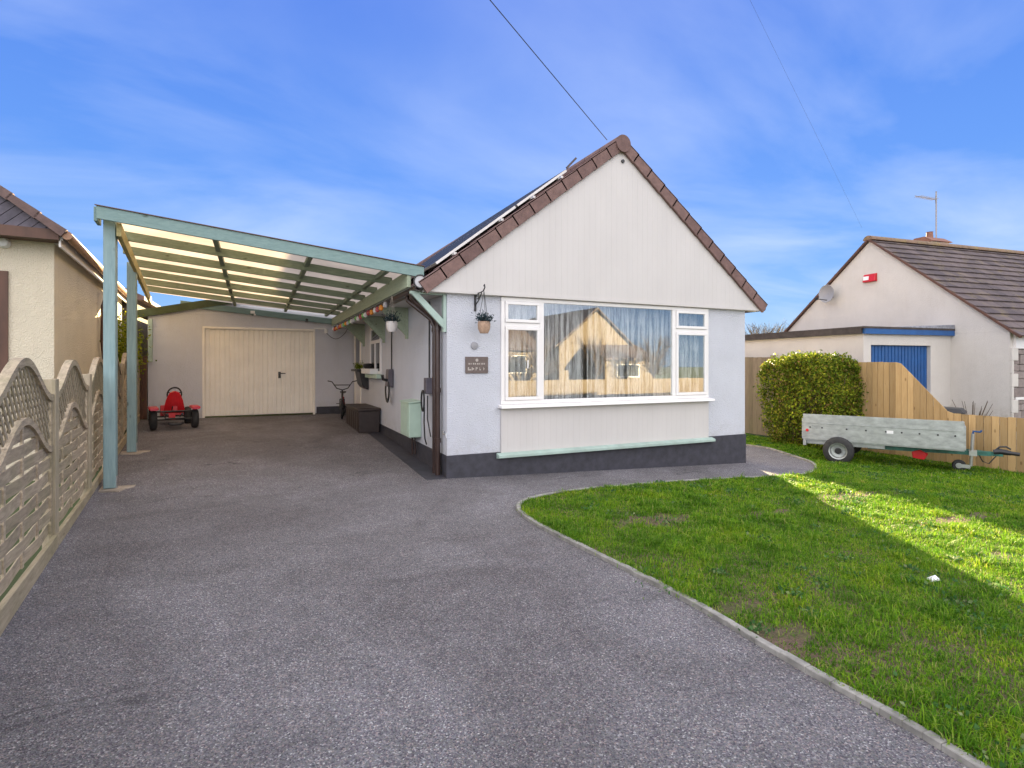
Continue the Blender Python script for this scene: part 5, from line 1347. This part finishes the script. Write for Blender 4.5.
for tx, ty in ((16.2, OY+3.4), (20.2, OY+3.9), (9.5, OY+3.5), (12.6, OY+3.0)):
    t = thing('bare_tree', {16.2: 'small leafless garden tree left of the opposite porch', 20.2: 'small leafless garden tree before the opposite porch window', 9.5: 'leafless garden tree before the long opposite bungalow', 12.6: 'leafless garden tree between the two opposite bungalows'}[tx], 'tree', (tx, ty, 0)); m_ = MB(); m_.tube([(0, 0, 0), (.03, 0, 1.1)], [.09, .06], 7); m_.build('trunk', 'twig', t, world=False)
    m_ = MB()
    for k in range(70):
        a_ = random.uniform(0, 6.28); r_ = random.uniform(.3, 1.5); h1 = random.uniform(1.4, 3.4); e_ = Vector((r_*math.cos(a_), r_*math.sin(a_), h1)); q = Vector((.03, 0, random.uniform(.8, 1.1))); md = Vector((e_.x*.45, e_.y*.45, h1*.7))
        m_.tube([q, md, e_], [.035, .02, .008], 4)
        for j in range(3): m_.tube([md.lerp(e_, random.uniform(.1, .9)), e_+Vector((random.uniform(-.4, .4), random.uniform(-.4, .4), random.uniform(-.3, .3)))], [.012, .006], 4)
    m_.build('crown', 'twig', t, world=False)
ob = thing('opposite_long_bungalow', 'long low cream bungalow across the road left of the gabled one', 'bungalow', (10, OY-1, 0))
m_ = MB(); m_.box(5.5, 14.6, OY-7, OY-1, 0, 2.6); m_.build('wall', 'warmwall', ob)
m_ = MB(); m_.prism([(OY-7.4, 2.5), (OY-.6, 2.5), (OY-4, 4.2)], 'x', 5.2, 14.9); m_.build('roof', 'slate', ob)
for x_ in (6.5, 9.2, 12.2):
    m_ = MB(); frame_rect(m_, x_, x_+1.5, 1.0, 2.2, OY-1.0, OY-.95, .06); w_ = m_.build('window', 'upvc', ob); MB().box(x_+.06, x_+1.44, OY-.99, OY-.98, 1.06, 2.14).build('pane', 'darkglass', w_)
m_ = MB(); m_.box(2, 30, -18.6, -18.4, -.1, .75); o = m_.build('garden_wall', 'warmwall'); rebase(o, (16, -18.5, 0)); single(o, 'low rendered garden wall across the road', 'wall')

# plaque lettering
if TEXT_PLAQUE:
    # emblem and two rows of worn strokes, as illegible as in the photograph
    MB().lathe([(0, 0), (.022, 0), (.022, .002), (0, .002)], (.43, -.0245, 1.618), 'y', 16).build('emblem', 'letter', pq)
    m_ = MB()
    for k, w in enumerate((.02, .012, .022, .016, .02, .012, .02, .018)): x_ = .305+k*.032; m_.box(x_, x_+w, -.0238, -.022, 1.556, 1.578)
    m_.build('small_lettering', 'letter', pq)
    m_ = MB()
    for k, w in enumerate((.05, .035, .03, .018, .016)): x_ = .295+k*.058; m_.box(x_, x_+w*.35, -.0238, -.022, 1.475, 1.520); m_.box(x_+w*.35, x_+w, -.0238, -.022, 1.475+.012*(k % 3), 1.492+.012*(k % 3))
    m_.build('large_lettering', 'letter', pq)

# ------------------------------------------------------------------ camera, light, sky
cam = bpy.data.cameras.new('Camera'); co = bpy.data.objects.new('Camera', cam); C.objects.link(co)
co.location = CAM; co.rotation_euler = (R(90), 0, -TH)
cam.sensor_width = 36; cam.lens = 545/1024*36; cam.shift_y = -19/1024; cam.clip_end = 2000; cam.clip_start = .05
bpy.context.scene.camera = co
sun = bpy.data.lights.new('Sun', 'SUN'); so = bpy.data.objects.new('Sun', sun); C.objects.link(so)
sun.energy = 5.0; sun.angle = R(.5); sun.color = (1, .78, .45)
sd3 = Vector((math.sin(SUN_AZ)*math.cos(SUN_EL), math.cos(SUN_AZ)*math.cos(SUN_EL), math.sin(SUN_EL)))
so.rotation_euler = sd3.to_track_quat('Z', 'Y').to_euler()

wd = bpy.data.worlds.new('World'); bpy.context.scene.world = wd; wd.use_nodes = True
n = wd.node_tree; bg = n.nodes['Background']
sky = N(n, 'ShaderNodeTexSky'); sky.sky_type = 'NISHITA'; sky.sun_disc = False; sky.sun_elevation = SUN_EL; sky.sun_rotation = SUN_AZ
sky.air_density = 1.0; sky.dust_density = .2; sky.ozone_density = 3.0; sky.altitude = 50
tc = N(n, 'ShaderNodeTexCoord'); sx = N(n, 'ShaderNodeSeparateXYZ'); n.links.new(tc.outputs['Generated'], sx.inputs[0])
K = .29
grad = ramp(n, sx.outputs[2], [(p_, tuple(K*q_ for q_ in c_)) for p_, c_ in [(0.0, (4.6, 7.2, 10.0)), (.10, (2.6, 5.3, 10.2)), (.30, (1.45, 3.7, 10.2)), (.55, (1.0, 2.6, 9.3)), (1.0, (.8, 2.0, 6.8))]])
skd = mix(n, 1.0, sky.outputs[0], (.28, .28, .28), 'MULTIPLY')
base = mix(n, .82, skd, grad)
# thin cirrus
dv = N(n, 'ShaderNodeVectorMath', operation='DIVIDE'); cxyz = N(n, 'ShaderNodeCombineXYZ'); ad = N(n, 'ShaderNodeMath', operation='ADD'); ad.inputs[1].default_value = .12
n.links.new(sx.outputs[2], ad.inputs[0])
for i in range(3): n.links.new(ad.outputs[0], cxyz.inputs[i])
n.links.new(tc.outputs['Generated'], dv.inputs[0]); n.links.new(cxyz.outputs[0], dv.inputs[1])
mp = N(n, 'ShaderNodeMapping'); mp.inputs['Scale'].default_value = (.55, .85, 0); mp.inputs['Rotation'].default_value = (0, 0, R(35)); mp.inputs['Location'].default_value = (.3, .1, 0)
n.links.new(dv.outputs[0], mp.inputs[0])
c1 = noise(n, mp.outputs[0], 1.25, 8, .54, .45); c2 = noise(n, mp.outputs[0], .5, 3, .5)
r1 = ramp(n, c1, [(.40, (0, 0, 0)), (.72, (1, 1, 1))]); r2 = ramp(n, c2, [(.34, (0, 0, 0)), (.58, (1, 1, 1))])
cm = mix(n, 1.0, r1, r2, 'MULTIPLY')
mm = N(n, 'ShaderNodeMath', operation='MULTIPLY'); mm.inputs[1].default_value = .68; n.links.new(cm, mm.inputs[0])
fin = mix(n, mm.outputs[0], base, (2.4, 2.7, 3.4))
# added fill light: unseen bright sky overhead and behind the viewer
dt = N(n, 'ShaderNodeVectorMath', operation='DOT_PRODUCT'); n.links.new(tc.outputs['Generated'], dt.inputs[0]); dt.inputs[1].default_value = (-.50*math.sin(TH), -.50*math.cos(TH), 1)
fill_mask = ramp(n, dt.outputs['Value'], [(.32, (0, 0, 0)), (.56, (1, 1, 1))])
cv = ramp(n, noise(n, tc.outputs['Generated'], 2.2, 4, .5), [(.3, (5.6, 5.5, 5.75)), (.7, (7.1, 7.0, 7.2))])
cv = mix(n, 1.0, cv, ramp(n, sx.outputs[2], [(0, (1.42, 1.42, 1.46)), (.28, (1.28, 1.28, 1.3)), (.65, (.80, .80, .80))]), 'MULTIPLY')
fin = mix(n, fill_mask, fin, cv)
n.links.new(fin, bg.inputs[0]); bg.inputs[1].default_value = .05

sc = bpy.context.scene
sc.view_settings.view_transform = 'Standard'; sc.view_settings.look = 'None'; sc.view_settings.exposure = 2.85; sc.view_settings.gamma = 1
sc.cycles.max_bounces = 10; sc.cycles.transparent_max_bounces = 12
sc.render.resolution_x = 1024; sc.render.resolution_y = 768
